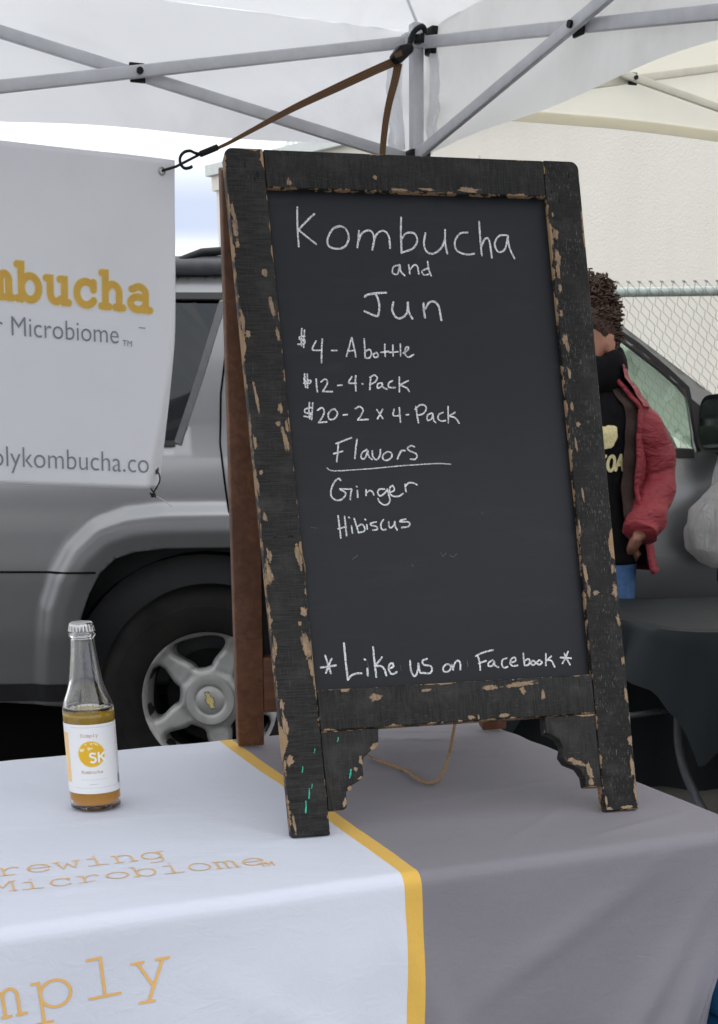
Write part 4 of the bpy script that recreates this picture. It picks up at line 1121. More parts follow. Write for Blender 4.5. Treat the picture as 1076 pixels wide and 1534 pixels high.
chalk([('line', [[(45,230),(22,255),(25,285),(55,288),(78,265),(70,235),(45,230)],[(88,235),(97,275)],[(95,265),(115,215),(140,205),(152,230),(153,273)],[(285,165),(300,215),(305,275)],[(270,168),(330,140),(402,122)],[(293,225),(350,205)],
 [(400,200),(370,220),(370,245),(400,240),(412,210)],[(412,210),(418,240),(445,255)],[(508,185),(475,200),(472,240),(490,258),(515,250)],[(540,220),(575,205),(570,180),(545,190),(535,225),(555,245),(592,240)],
 [(635,148),(638,190),(645,238)],[(645,205),(675,190),(685,215),(670,238),(645,240)],[(705,205),(692,225),(712,238),(728,220),(712,203)],[(755,200),(738,220),(758,235),(778,218),(760,200)],[(808,150),(808,240)],[(850,170),(815,200)],[(815,200),(850,205),(875,252)],
 [(978,135),(960,180),(935,225)],[(950,150),(970,195),(993,235)],[(920,180),(1002,186)]])], Fq, sE, .0021)
# faint old strokes
mb = MB()
for st in ([(660,828),(664,834),(668,829)],[(674,832),(679,835),(684,830)],[(466,790),(473,791)],[(528,838),(536,832)],[(550,990),(553,1004)],[(600,997),(601,1004)],[(700,990),(701,998)],[(722,768),(724,770)],[(617,846),(619,848)]):
    ribbon(mb, [bpx(x, y, REC) for x, y in st], .0011, lambda x, y, d: bp(x, y, REC+d), .0002)
mb.build('faint_chalk', M['chalk_dim'], bpan, recalc=False)
# bare-wood chips where the paint has come off, and nail holes
t = NT('bare chipped wood'); co = t.coord('Object'); n1 = t.noise(co, 90, 5, .7); n2 = t.noise(co, 260, 5, .75, .5); n3 = t.noise(co, 45, 3, .6)
uvn = t.n('ShaderNodeTexCoord'); sx = t.n('ShaderNodeSeparateXYZ'); t.l(uvn.outputs['UV'], sx.inputs[0])
edge = t.math('ADD', sx.outputs[0], t.math('ADD', t.math('MULTIPLY', t.math('SUBTRACT', n2, .5), 1.5), t.math('MULTIPLY', t.math('SUBTRACT', n3, .5), .9)))
wc = t.mix(n1, (.13, .085, .05), (.42, .295, .185)); wc = t.mix(t.ramp(t.noise(t.coord('Object', (300, 50, 50)), 1, 4), .5, .7), wc, (.15, .115, .085))
wc = t.mix(t.ramp(edge, .60, .80), wc, (.045, .036, .028))  # dark rim painted as the shadow of the paint edge
sh = t.bsdf(wc, .85, 0, t.bump(t.math('SUBTRACT', n1, edge), .5, .0008)); tr_ = t.n('ShaderNodeBsdfTransparent'); ms = t.n('ShaderNodeMixShader')
t.l(t.math('GREATER_THAN', edge, .80), ms.inputs[0]); t.l(sh, ms.inputs[1]); t.l(tr_.outputs[0], ms.inputs[2]); M['chip'] = t.done(ms.outputs[0])
CHUV = []
def chip(mb, px, py, wpx, hpx, ang=0, k=0):
    wpx *= 1.25; hpx *= 1.12
    c = bpx(px, py); s_ = 1/1290.; n = 40; a0 = R(ang); sd_ = random.random()*50
    b0 = len(mb.v)
    if b0 == 0: CHUV.clear()
    mb.v.append(bp(c[0], c[1], .0003+.00002*k)); CHUV.append((0, 0))
    for i in range(n):
        a = 2*PI*i/n; rr = 1+.45*noise.noise(Vector((math.cos(a)*1.6+sd_, math.sin(a)*1.6, 0)))
        x = wpx/2*s_*rr*math.cos(a); y = hpx/2*s_*rr*math.sin(a)
        X_, Y_ = c[0]+x*math.cos(a0)-y*math.sin(a0), c[1]+x*math.sin(a0)+y*math.cos(a0)
        # the patch ends where its board ends
        if key == 'l': X_ = min(max(X_, .0004), sw-.0008)
        if key == 'r': X_ = min(max(X_, BW-sw+.0008), BW-.0014)
        if key == 't': Y_ = min(max(Y_, .7602), BL-.001)
        if key == 'b': Y_ = min(max(Y_, .1228), .1702)
        if key in 'lr': Y_ = max(Y_, .001)
        mb.v.append(bp(X_, Y_, .0003+.00002*k)); CHUV.append((1, 0))
    for i in range(n): mb.f.append((b0, b0+1+i, b0+1+(i+1) % n))
def chipbuild(mb, par):
    o = mesh('bare_wood', mb.v, mb.f, M['chip'], par, uvs=list(CHUV)); return tag(o, kind='stuff')
CH = {'l': [(352,342,11,42,4),(356,366,7,14,0),(397,408,9,14,0),(407,460,9,34,8),(416,500,6,22,8),(362,480,10,46,4),(371,500,7,14,0),(384,595,5,50,6),(381,662,9,26,0),(391,708,7,8,0),(385,725,7,30,5),(397,775,7,16,0),(420,612,8,18,0),(417,635,8,8,0),(428,660,8,40,8),(430,640,4,20,6),(403,832,8,20,4),(402,858,13,44,3),(448,835,9,44,6),(458,850,5,30,6),(455,917,11,16,0),(449,934,6,8,0),(458,965,13,50,6),(466,1000,7,30,6),(412,968,7,34,4),(422,1056,9,16,0),(427,1085,8,36,5),(434,1140,13,20,0),(349,318,6,30,5),(441,1235,4,40,4)],
 'r': [(828,322,3,8,0),(833,352,8,22,5),(836,385,10,26,5),(836,404,7,26,3),(839,432,6,16,0),(841,470,6,14,0),(846,508,9,22,-8),(850,520,5,26,8),(853,560,5,24,5),(857,610,5,16,3),(866,636,8,9,0),(863,665,4,26,4),(873,740,4,30,5),(877,860,7,38,3),(882,885,7,26,0),(893,888,12,9,0),(918,852,8,18,0),(922,885,11,24,0),(926,928,8,26,5),(934,990,8,14,0),(938,1040,7,28,4),(944,1110,9,20,0),(948,1150,9,34,3),(953,1190,8,36,4),(912,1212,14,8,0),(940,1209,26,6,0),(908,1200,5,22,4),(868,790,4,30,4)],
 't': [(700,285,40,9,-3),(640,284,24,5,-2),(598,285,30,6,-2),(433,273,8,12,0),(562,266,6,8,0),(660,290,20,4,0)],
 'b': [(563,1045,22,14,0),(780,1025,58,9,4),(733,1030,24,10,4),(640,1034,20,5,4),(814,1041,7,16,0),(783,1034,9,14,0),(756,1072,20,8,0),(706,1075,12,7,0),(690,1081,8,6,0),(717,1074,4,10,0)],
 'k': [(561,1118,16,8,35),(541,1140,6,14,0),(533,1152,8,7,0),(524,1181,6,10,-20),(517,1202,6,14,-20),(540,1165,10,5,30)],
 'q': [(865,1142,34,10,-18),(884,1155,10,30,12),(886,1172,9,12,0),(856,1138,12,8,0)]}
for key, nm in (('l', stile_l), ('r', stile_r), ('t', rail_t), ('b', rail_b)):
    mb = MB()
    for k, c in enumerate(CH[key]): chip(mb, *c, k=k)
    chipbuild(mb, nm)
for key in 'kq':
    mb = MB()
    for k, c in enumerate(CH[key]): chip(mb, *c, k=k)
    par = [o for o in sign.children if o.name.startswith('corner_bracket')][0 if key == 'k' else 1]
    o = chipbuild(mb, par); o.data.transform(Matrix.Translation((0, 0, -.001)))
M['hole'] = simple('nail hole', (.004, .004, .004), .9)
M['teal'] = simple('teal chalk', (.03, .36, .25), .8, 0, .5, 400)
mb = MB()
for (x, y, w_, h_) in ((367,247,2.5,8),(386,262,4,9),(382,268,2,8),(852,263,2,8),(826,287,2,6),(473,1055,7,2),(478,1081,8,2),(890,1024,7,2),(893,1056,7,2),(838,300,1.5,6),(436,803,10,2),(412,805,8,2.5)):
    c = bpx(x, y); s_ = 1/1290; mb.prism([(c[0]-w_*s_/2, c[1]-h_*s_/2*.6), (c[0]+w_*s_/3, c[1]-h_*s_/2), (c[0]+w_*s_/2, c[1]+h_*s_/2*.7), (c[0]-w_*s_/3, c[1]+h_*s_/2)], lambda x, y, d: bp(x, y, d), .0001, .0005)
mb.build('nail_hole', M['hole'], sign)
mb = MB()
for (x, y, w_, h_) in ((458,1209,5,16),(453,1153,3,8),(463,1189,3,15),(467,1178,2,7),(506,1108,3,6),(471,1125,2,6),(525,1157,5,8),(524,1163,3,5)):
    c = bpx(x, y); s_ = 1/1290; ribbon(mb, [(c[0]-.0006, c[1]-h_*s_/2), (c[0]+.0004, c[1]), (c[0]+.0008, c[1]+h_*s_/2)], w_*s_*.55, lambda x, y, d: bp(x, y, d), .0007, jit=.4)
mb.build('chalk_mark', M['teal'], sign, recalc=False)
# back frame: hinged at the top, feet near the back edge
topb = bp(0, BL-.004, -TK-.004)
fl_ = onZ(378, 1117, TT+.003); fr_ = onZ(741, 1095, TT+.003)
# lie them on a line parallel to the board
mid = (fl_+fr_)/2; dback = (mid-BO).dot(nbk)
ftop = bp(-.001, BL-.012, -TK-.004); foot0 = BO+nbk*dback+Z3*0; foot0 = foot0+ub*((fl_-BO).dot(ub)-.022)
BWb = (fr_-fl_).dot(ub)+.044
lft = ftop.copy()
vk = (lft-foot0); LB = vk.length; vk.normalize(); nk = ub.cross(vk)    # toward viewer
print('back frame', BWb, LB, dback)
def kp(s_, t_, d): return foot0+ub*s_+vk*t_+nk*d
M['brown'] = wood('brown stained wood', (.085, .034, .016), (.17, .075, .036), .55)
M['brown_rail'] = wood('brown stained rail', (.075, .030, .015), (.15, .065, .032), .55, 0)
def kpiece(name, s0, s1, t0, t1, d0, d1, mat):
    mb = MB(); mb.prism([(s0, t0), (s1, t0), (s1, t1), (s0, t1)], kp, d0, d1)
    o = mesh(name, mb.v, mb.f, mat, sign); bevel_mesh(o, .002, 2); return o
kpiece('back_stile', 0, .040, 0, LB-.002, -.022, 0, M['brown'])
kpiece('back_stile', BWb-.040, BWb, 0, LB-.002, -.022, 0, M['brown'])
kpiece('back_rail', .0403, BWb-.0403, LB-.045, LB-.002, -.0215, -.0005, M['brown_rail'])
kpiece('back_rail', .0403, BWb-.0403, .055, .145, -.0215, -.0005, M['brown_rail'])
kpiece('back_panel', .036, BWb-.036, .14, LB-.04, -.0208, -.012, simple('back panel black', (.010, .009, .009), .7))
mb = MB()
for s_ in (.03, BW-.05):
    mb.tube([bp(s_, BL-.010, -TK-.003), bp(s_+.03, BL-.010, -TK-.003)], .0035, 8)
mb.build('hinge', M['chrome'], sign)
# jute cord between the two frames
M['jute'] = simple('jute cord', (.30, .19, .11), .9, 0, .35, 300, .6, 900, .002)
cp = [onZ(560, 1136, TT+.006), onZ(572, 1141, TT+.006), onZ(590, 1147, TT+.006), onZ(612, 1156, TT+.006), onZ(632, 1170, TT+.006), onZ(652, 1172, TT+.007)]
rb_top = bp(.225, .11, -.024); 
cp += [onP(664, 1158, cp[-1]+nbk*.01, nbk), onP(674, 1125, cp[-1]+nbk*.03, nbk), onP(681, 1088, cp[-1]+nbk*.06, nbk), onP(683, 1068, cp[-1]+nbk*.08, nbk)]
cp = [Vector(q) for q in crom([tuple(p) for p in cp], 8)]
mb = MB()
for ph in (0, 2.09, 4.18):
    pts = []
    for i, p in enumerate(cp):
        a = ph+i*.9; t_ = (cp[min(i+1, len(cp)-1)]-cp[max(i-1, 0)]).normalized(); o1 = t_.orthogonal().normalized(); o2 = t_.cross(o1)
        pts.append(p+(o1*math.cos(a)+o2*math.sin(a))*.0013)
    mb.tube(pts, .0014, 6)
for k in range(10):
    a = random.uniform(0, 2*PI); p = cp[0]; q = p+Vector((-.012-.008*random.random(), .01*math.cos(a), .001+.007*abs(math.sin(a))))
    mb.tube([p, (p+q)/2+Vector((0, 0, .002)), q], .0004, 4)
mb.build('cord', M['jute'], sign, smooth=True)

# ------------------------------------------------------------------ bottle
bx, by = -.3595, 1.698
bb = Vector((bx, by, TT+.0028))
bot = empty('kombucha_bottle', tuple(bb), 0, 'clear glass bottle of amber kombucha with white label standing on the white cloth', 'bottle')
gp = [(.0001, .0035), (.020, .003), (.026, .0005), (.0290, .001), (.0303, .005), (.0306, .012), (.0306, .116), (.0303, .124), (.0288, .132), (.0262, .139), (.0236, .146), (.0212, .153), (.0196, .160), (.0182, .170), (.0166, .182), (.0150, .195), (.0141, .206), (.0139, .2105), (.0152, .2115), (.0156, .2135), (.0153, .2160), (.0142, .2168), (.0138, .2185), (.0138, .2240), (.0132, .2262)]
gi = [(.0112, .2262), (.0112, .214), (.0117, .206), (.0128, .195), (.0145, .182), (.0161, .170), (.0175, .160), (.0192, .153), (.0216, .146), (.0242, .139), (.0268, .132), (.0283, .124), (.0287, .116), (.0287, .012), (.027, .0075), (.0001, .0085)]
MTb = Matrix.Translation(bb)
def smoothprof(pf, k=3):
    return [tuple(q) for q in crom(pf, k)]
mb = MB(); mb.lathe(smoothprof(gp, 2)+smoothprof(gi, 2), 72, MTb, False)
t = NT('bottle glass'); g = t.n('ShaderNodeBsdfGlass'); g.inputs['IOR'].default_value = 1.5; g.inputs['Roughness'].default_value = 0; g.inputs[0].default_value = (.99, .99, .99, 1)
co = t.coord('Object'); t.l(t.bump(t.noise(co, 90, 3), .05, .002), g.inputs['Normal'])
lp = t.n('ShaderNodeBsdfTransparent'); lp.inputs[0].default_value = (.9, .93, .91, 1)
M['glass'] = t.done(g.outputs[0])
go = mb.build('glass', M['glass'], bot, smooth=True)
bot_scale = (1.04, 1.04, 1.012)
# liquid, a hair inside the wall
t = NT('amber kombucha'); co = t.coord('Object'); sx = t.n('ShaderNodeSeparateXYZ'); t.l(co, sx.inputs[0])
cl = t.math('ADD', t.math('MULTIPLY', t.math('SUBTRACT', .05, sx.outputs[2]), 18), t.math('MULTIPLY', t.noise(co, 60, 4), .4))
cl = t.ramp(cl, .1, .9)
c_ = t.mix(cl, (.96, .62, .08), (.92, .45, .08))
a_ = t.bsdf(c_, .05, 0, None, trans=1.0, ior=1.34)
b_ = t.bsdf(t.mix(cl, (.86, .55, .03), (.80, .36, .03)), .4)
ms = t.n('ShaderNodeMixShader'); t.l(t.math('MULTIPLY_ADD', cl, .40, .50), ms.inputs[0]); t.l(a_, ms.inputs[1]); t.l(b_, ms.inputs[2])
M['liquid'] = t.done(ms.outputs[0])
lq = [(.0001, .0082), (.0272, .0072), (.0290, .0125), (.0290, .116), (.0286, .1225), (.0001, .1222)]
mb = MB(); mb.lathe(lq, 72, MTb, False); mb.build('liquid', M['liquid'], bot, ang=40)
mb = MB()
for k in range(150):
    a = random.uniform(0, 2*PI); rr = .0262-.009*random.random()**2; s_ = random.uniform(.0006, .0018)
    if math.sin(a) < -.2 and random.random() < .5: continue
    mb.lathe([(.0001, -s_), (s_*.7, -s_*.7), (s_, 0), (s_*.7, s_*.7), (.0001, s_)], 7, Matrix.Translation(bb+Vector((rr*math.cos(a), rr*math.sin(a), .1226))), False)
tag(mb.build('foam', simple('foam', (.85, .82, .76), .5), bot, smooth=True), kind='stuff')
# crown cap
mb = MB(); rings = []
for (r_, z_, amp) in ((.0149, .2185, 1.), (.0147, .2205, .9), (.0144, .2240, .4), (.0140, .2268, .1), (.0130, .2286, 0), (.0120, .2294, 0), (.004, .2296, 0)):
    rings.append([bb+Vector(((r_+.0011*amp*math.cos(21*a))*math.cos(a), (r_+.0011*amp*math.cos(21*a))*math.sin(a), z_)) for a in [2*PI*i/126 for i in range(126)]])
mb.loft(rings); mb.build('crown_cap', simple('cap metal', (.42, .42, .42), .25, 1, .05, 90), bot, ang=60)
# label
t = NT('label paper'); co = t.coord('Object'); M['paper'] = t.done(t.bsdf((.74, .74, .75), .45, 0, t.bump(t.noise(co, 40, 3), .1, .001)))
LR = .0309; LZ0, LZ1 = .0225, .1090
mb = MB(); mb.lathe([(LR-.0002, LZ0), (LR, LZ0), (LR, LZ1), (LR-.0002, LZ1), (LR-.0002, LZ0)], 72, MTb, False)
lab = mb.build('label', M['paper'], bot, ang=40)
view_a = math.atan2(-by, -bx)
la0 = view_a-.05
def lfn(x, y, off):
    a = la0+x/LR; return bb+Vector(((LR+off)*math.cos(a), (LR+off)*math.sin(a), y))
M['gold_ink'] = simple('gold ink', (.42, .25, .10), .6)
M['orange_ink'] = simple('orange ink', (.72, .42, .02), .5)
M['white_ink'] = simple('white ink', (.82, .82, .80), .6)
M['grey_ink'] = simple('grey ink', (.25, .25, .26), .6)
type_text('t', 'Simply', lfn, -.0108, .0940, .0036, .0024, .00042, 'gold_ink', lab, .00012, fine=.002)
type_text('t', 'Kombucha', lfn, -.0128, .0485, .0033, .0024, .00045, 'gold_ink', lab, .00012, fine=.002)
# disc
mb = MB()
def disc(mb, cx_, cy_, r_, fn, off, n=40, rings_=6, wob_=0):
    b0 = len(mb.v); mb.v.append(Vector(fn(cx_, cy_, off)))
    for k in range(1, rings_+1):
        for i in range(n):
            a = 2*PI*i/n; rr = r_*k/rings_*(1+wob_*noise.noise(Vector((math.cos(a)*2, math.sin(a)*2, 1))))
            mb.v.append(Vector(fn(cx_+rr*math.cos(a), cy_+rr*math.sin(a), off)))
    for i in range(n): mb.f.append((b0, b0+1+i, b0+1+(i+1) % n))
    for k in range(rings_-1):
        for i in range(n):
            a = b0+1+k*n+i; b_ = b0+1+k*n+(i+1) % n; mb.f.append((a, a+n, b_+n, b_))
disc(mb, .001, .0725, .0165, lfn, .00010); mb.build('logo_ring', simple('pale gold ink', (.80, .60, .25), .6), lab, recalc=False)
mb = MB(); disc(mb, .001, .0725, .0155, lfn, .00016); mb.build('logo_disc', M['orange_ink'], lab, recalc=False)
mb = MB()
for k, (x, y, r_) in enumerate(((-.0108, .0775, .0022), (-.0085, .0783, .0018), (-.0015, .0795, .0020), (.0018, .0798, .0012), (-.005, .0848, .0012), (.0015, .0855, .0014), (.0045, .0858, .001), (.007, .0848, .0013), (.009, .0835, .001))):
    disc(mb, x, y, r_, lfn, .00022+k*.00001, 12, 1)
mb.build('logo_dots', simple('bubble ink', (.85, .70, .35), .6), lab, recalc=False)
mb = MB()
ribbon(mb, [(x*.0098-.002, .0622+y*.0085) for x, y in [(.72, 1.28)]+arc(.42, 1.05, .30, .30, 50, 220)+arc(.42, .38, .34, .36, 60, -130)], .0024, lfn, .00030)
for k, st in enumerate(([(1.15, 1.38), (1.15, .04)], [(1.85, 1.36), (1.2, .68)], [(1.42, .86), (1.95, .04)])):
    ribbon(mb, [(x*.0098-.002, .0622+y*.0085) for x, y in st], .0024, lfn, .00034+k*.00003, fine=.002)
mb.build('logo_letters', M['white_ink'], lab, recalc=False)
mb = MB()
for y in (.1055, .0300): ribbon(mb, [(-.023, y), (.036, y)], .00022, lfn, .0001, fine=.002)
ribbon(mb, [(-.014, .0405), (.018, .0405)], .0002, lfn, .0001, fine=.002)
for k in range(7): ribbon(mb, [(-.004+k*.0014, .0342), (-.0034+k*.0014, .0350)], .0004, lfn, .0001)
random.seed(3)
y = .100
while y > .040:
    l = random.uniform(.003, .009); ribbon(mb, [(.0375, y), (.0375+l, y)], .00045, lfn, .0001, fine=.002); y -= random.uniform(.0012, .004)
for k in range(10): ribbon(mb, [(.037+k*.0009, .031), (.037+k*.0009, .042)], .0003+.0003*(k % 3), lfn, .0001)
mb.build('small_print', M['grey_ink'], lab, recalc=False)
mb = MB(); mb.grid(14, 12, lambda a, b_: lfn(-.042+.0125*a, lerp(.036, .098, b_), .00012)); mb.build('side_band', simple('pale orange ink', (.80, .55, .25), .6), lab, recalc=False)

bot.scale = bot_scale
# ------------------------------------------------------------------ hanging banner
yb_ = .42; e_u = Vector((math.cos(yb_), math.sin(yb_), 0)); e_n = Vector((-math.sin(yb_), math.cos(yb_), 0))
BTR = onP(262, 240, TC-e_n*.0, e_n)
rot = -.0535
e1 = e_u*math.cos(rot)+Z3*math.sin(rot); e2 = Z3*math.cos(rot)-e_u*math.sin(rot)
BH = .748; BWd = 1.55
def banner_pt(x, y, off=0.0):
    """x <= 0 left of the right edge, y down from the top; off toward the viewer"""
    q = 0
    if y > .30:
        fx = -.088*((y-.30)/(BH-.30))**1.2
        q = x-fx
    push = .006*math.sin(x*5.2+y*2)+.004*noise.noise(Vector((x*4, y*4, 0)))
    push += .004*math.sin((x*1.0+y*.8)*16)*math.exp(-((x)**2+(y-.02)**2)/.03)
    sag = .010*math.sin(PI*min(1, -x/BWd))
    xx = x
    if q > 0:
        rc = .02; qq = min(q, rc*.92); th = qq/rc
        xx = (x-q)+rc*math.sin(th)+(q-qq)*math.cos(.92); push += rc*(1-math.cos(th))+(q-qq)*math.sin(.92)
    n_ = -e_n
    return BTR+e1*xx-e2*(y+sag*(1-y/BH))+e_n*push+n_*off
bn0 = tag(mesh('hanging_banner', [], []), 'white vinyl banner with yellow kombucha lettering hanging from the tent', 'banner')
XS = [-BWd*(1-i/120)**1.0 for i in range(121)]; XS = sorted(set([round(x, 5) for x in XS]+[round(-.11+.11*i/28, 5) for i in range(29)])); YS = [BH*i/60 for i in range(61)]
vv = [banner_pt(x, y) for y in YS for x in XS]; nx = len(XS)
ff = [(j*nx+i, (j+1)*nx+i, (j+1)*nx+i+1, j*nx+i+1) for j in range(60) for i in range(nx-1)]
# eyelets stay uncut; a pale disc coloured as backlight fills the upper one
bn0.data.from_pydata([tuple(v) for v in vv], [], ff); bn0.data.materials.append(M['vinyl']); bn0.data.polygons.foreach_set('use_smooth', [True]*len(ff))
sol = bn0.modifiers.new('thick', 'SOLIDIFY'); sol.thickness = .0006
def ban_xy(px, py):
    p = onP(px, py, BTR, e_n)-BTR; return p.dot(e1), -p.dot(e2)
def bfn(x, y, off): return banner_pt(x, -y, off+.0009)
def gx(px, py): a, b_ = ban_xy(px, py); return a, -b_
A_ = gx(47, 447); B_ = gx(213, 464); dl = Vector((B_[0]-A_[0], B_[1]-A_[1])); P_ = dl.length/4; dl.normalize()
type_text('t', 'kombucha', bfn, A_[0]-P_*3.5*dl.x, A_[1]-P_*3.5*dl.y, P_, .052, .0160, 'yellow_print', bn0, .0005, cellw=.84, dirx=(dl.x, dl.y), fine=.008, outline=1.28)
def sans(name, txt, fn, A_, B_, xh, mat, parent, off=.0006, heavy=0.0):
    """built-in sans lettering fitted between two baseline points; xh = height of the tallest letter"""
    cu = bpy.data.curves.new(name, 'FONT'); cu.body = txt; cu.resolution_u = 6; cu.offset = heavy
    ob = bpy.data.objects.new(name, cu); C.objects.link(ob)
    bpy.context.view_layer.update()
    dg = bpy.context.evaluated_depsgraph_get(); me = bpy.data.meshes.new_from_object(ob.evaluated_get(dg))
    bpy.data.objects.remove(ob)
    xs = [v.co.x for v in me.vertices]; x0, x1 = min(xs), max(xs); ys = [v.co.y for v in me.vertices]; y1 = max(ys)
    dl = Vector((B_[0]-A_[0], B_[1]-A_[1])); L = dl.length; dl.normalize()
    bm = bmesh.new(); bm.from_mesh(me)
    bmesh.ops.triangulate(bm, faces=bm.faces)
    for _ in range(1): 
        lng = [e for e in bm.edges if e.calc_length()*L/(x1-x0) > .02]
        if lng: bmesh.ops.subdivide_edges(bm, edges=lng, cuts=1)
    for v in bm.verts:
        lx = (v.co.x-x0)/(x1-x0)*L; ly = v.co.y/y1*xh
        v.co = Vector(fn(A_[0]+lx*dl.x-ly*dl.y, A_[1]+lx*dl.y+ly*dl.x, off))
    bm.to_mesh(me); bm.free(); me.materials.clear(); me.materials.append(M[mat])
    o = bpy.data.objects.new(name, me); C.objects.link(o)
    me.transform(world_of(parent).inverted()); o.parent = parent; return o
s1 = (gx(178, 514)[0]-gx(0, 499)[0])
sans('lettering', 'Your Microbiome', bfn, tuple(np.array(gx(17, 500))-np.array([s1*.455, 0])+np.array([0, .0])), gx(178, 514), .042, 'grey_print', bn0, heavy=-.006)
sans('lettering', 'TM', bfn, gx(184, 517), gx(198, 518.5), .013, 'grey_print', bn0)
xa = gx(0, 701); xb = gx(212, 708)
sans('lettering', 'simplykombucha.co', bfn, (xa[0]-.098, xa[1]+.006), (xb[0]+.020, xb[1]-.0005), .046, 'grey_print', bn0, heavy=-.008)
mb = MB(); ribbon(mb, [gx(209, 490), gx(218, 491)], .002, bfn, .0005); mb.build('print_dash', M['grey_print'], bn0, recalc=False)
def grommet(px, py):
    x, y = ban_xy(px, py)
    if y > .6: x = -.030; y = BH-.045
    c = banner_pt(x, y); c2 = banner_pt(x+.01, y); c3 = banner_pt(x, y+.01)
    a = (c2-c).normalized(); b_ = (c3-c).normalized(); n_ = a.cross(b_).normalized(); b_ = n_.cross(a)
    if n_.dot(Vector((0, -1, 0))) < 0: n_ = -n_
    mb = MB(); rg = []
    for (r_, d) in ((.0055, -.001), (.006, .0022), (.0075, .003), (.0095, .0022), (.0098, .0008)):
        rg.append([c+(a*math.cos(t_)+b_*math.sin(t_))*r_+n_*d for t_ in [2*PI*k/24 for k in range(24)]])
    mb.loft(rg, cap=False); mb.build('grommet', M['chrome'], bn0, smooth=True)
    mb = MB(); mb.v = [c+(a*math.cos(t_)+b_*math.sin(t_))*.0058+n_*.0011 for t_ in [2*PI*k/20 for k in range(20)]]; mb.f = [tuple(range(20))]
    mb.build('eyelet', EYE[0], bn0); return c, n_
EYE = [simple('eyelet backlight pale', (.80, .80, .82), .5)]
g1, gn1 = grommet(242, 256)
EYE = [simple('eyelet dark', (.03, .03, .035), .5)]
g2, gn2 = grommet(230, 706)
# black cable tie through the lower grommet
mb = MB(); fr_ = gn2*.006
pts = [onY(px, py, g2.y-.012) for px, py in ((234, 704), (239, 712), (239, 722), (232, 735), (228, 742), (225, 738))]
mb.tube([Vector(q) for q in crom([tuple(p) for p in pts], 5)], .0022, 6)
pts = [onY(px, py, g2.y-.018) for px, py in ((223, 722), (227, 733), (232, 740), (233, 745))]
mb.tube([Vector(q) for q in crom([tuple(p) for p in pts], 5)], .0022, 6)
c = onY(229, 742, g2.y-.014); mb.abox(c.x-.004, c.x+.004, c.y-.004, c.y+.004, c.z-.005, c.z+.005)
ct = mb.build('cable_tie', M['black_plastic'], smooth=False); tag(ct, 'black cable tie looped through the banner\'s lower grommet', 'cable tie')
mb = MB(); pts = [onY(px, py, g2.y-.016) for px, py in ((231, 742), (243, 748), (258, 759))]
mb.tube([Vector(q) for q in crom([tuple(p) for p in pts], 5)], .0011, 6); mb.build('tail', simple('clear tail', (.5, .5, .5), .3), ct)

# ------------------------------------------------------------------ bungee strap from the banner to the tent corner
t = NT('striped webbing'); uvn = t.n('ShaderNodeTexCoord'); sx = t.n('ShaderNodeSeparateXYZ'); t.l(uvn.outputs['UV'], sx.inputs[0])
wv = t.math('SINE', t.math('MULTIPLY', sx.outputs[1], 26)); wl = t.math('SINE', t.math('MULTIPLY', sx.outputs[0], 1600))
mk = t.math('MULTIPLY', t.math('GREATER_THAN', wv, -.1), t.math('MULTIPLY_ADD', wl, .35, .65))
M['web'] = t.done(t.bsdf(t.mix(mk, (.018, .014, .012), (.30, .15, .055)), .8))
def strap(name, pts, widths, nrm, parent, thick=.0016):
    P = [Vector(q) for q in crom([tuple(p) for p in pts], 10)]; N = len(P)
    vs, fs, uv = [], [], []; L = 0
    for i, p in enumerate(P):
        if i: L += (p-P[i-1]).length
        t_ = (P[min(i+1, N-1)]-P[max(i-1, 0)]).normalized(); n_ = Vector(nrm); n_ = (n_-t_*n_.dot(t_)).normalized(); s_ = t_.cross(n_)
        f_ = i/(N-1)*(len(widths)-1); k = min(int(f_), len(widths)-2); wd = lerp(widths[k], widths[k+1], f_-k)
        for q, (a, b_) in enumerate(((-1, 1), (1, 1), (1, -1), (-1, -1))):
            vs.append(p+s_*wd/2*a+n_*thick/2*b_); uv.append((L, a*.5+.5))
    for i in range(N-1):
        for q in range(4):
            q2 = (q+1) % 4; fs.append((i*4+q, i*4+q2, i*4+4+q2, i*4+4+q))
    fs.append((3, 2, 1, 0)); fs.append(tuple((N-1)*4+k for k in range(4)))
    return mesh(name, vs, fs, M['web'], parent, False, uvs=uv)
def onT(px, py, fwd=.05): return onP(px, py, TC-tv*fwd, tv)
bg_ = empty('tie_down_strap', tuple(onT(600, 80, .06)), 0, 'brown and black webbing strap hooked from banner corner to the tent post', 'strap')
strap('webbing', [onT(324, 223, .03), onT(345, 213, .035), onT(380, 194, .04), onT(440, 162, .05), onT(510, 129, .055), onT(560, 106, .06), onT(592, 92, .06)], [.007, .008, .010, .014, .018, .0185, .019], -tv, bg_)
strap('webbing', [onT(597, 94, .06), onT(592, 120, .062), onT(583, 155, .065), onT(577, 190, .07), onT(573, 235, .075), onT(570, 300, .08)], [.022, .020, .018, .017, .016, .016], -tv, bg_)
mb = MB(); mb.bar(onT(299, 231.5, .03), onT(327, 220, .03), .0135, .012, -tv); mb.build('hook_sleeve', M['black_plastic'], bg_, bevel=.004)
hk = [(300, 231), (292, 229), (285, 226), (276, 228), (270, 236), (271, 246), (277, 252), (285, 251), (288, 249)]
mb = MB(); mb.tube([Vector(q) for q in crom([tuple(onT(a, b_, .03)) for a, b_ in hk], 5)], .0035, 8); mb.build('hook', M['black_plastic'], bg_, smooth=True)
mb = MB(); mb.tube([onT(300, 231, .03), (onT(270, 246, .03)+g1)/2+Vector((0.012, 0, .002)), g1-e_n*.004], .0030, 8); mb.build('hook_cord', M['black_plastic'], bg_, smooth=True)
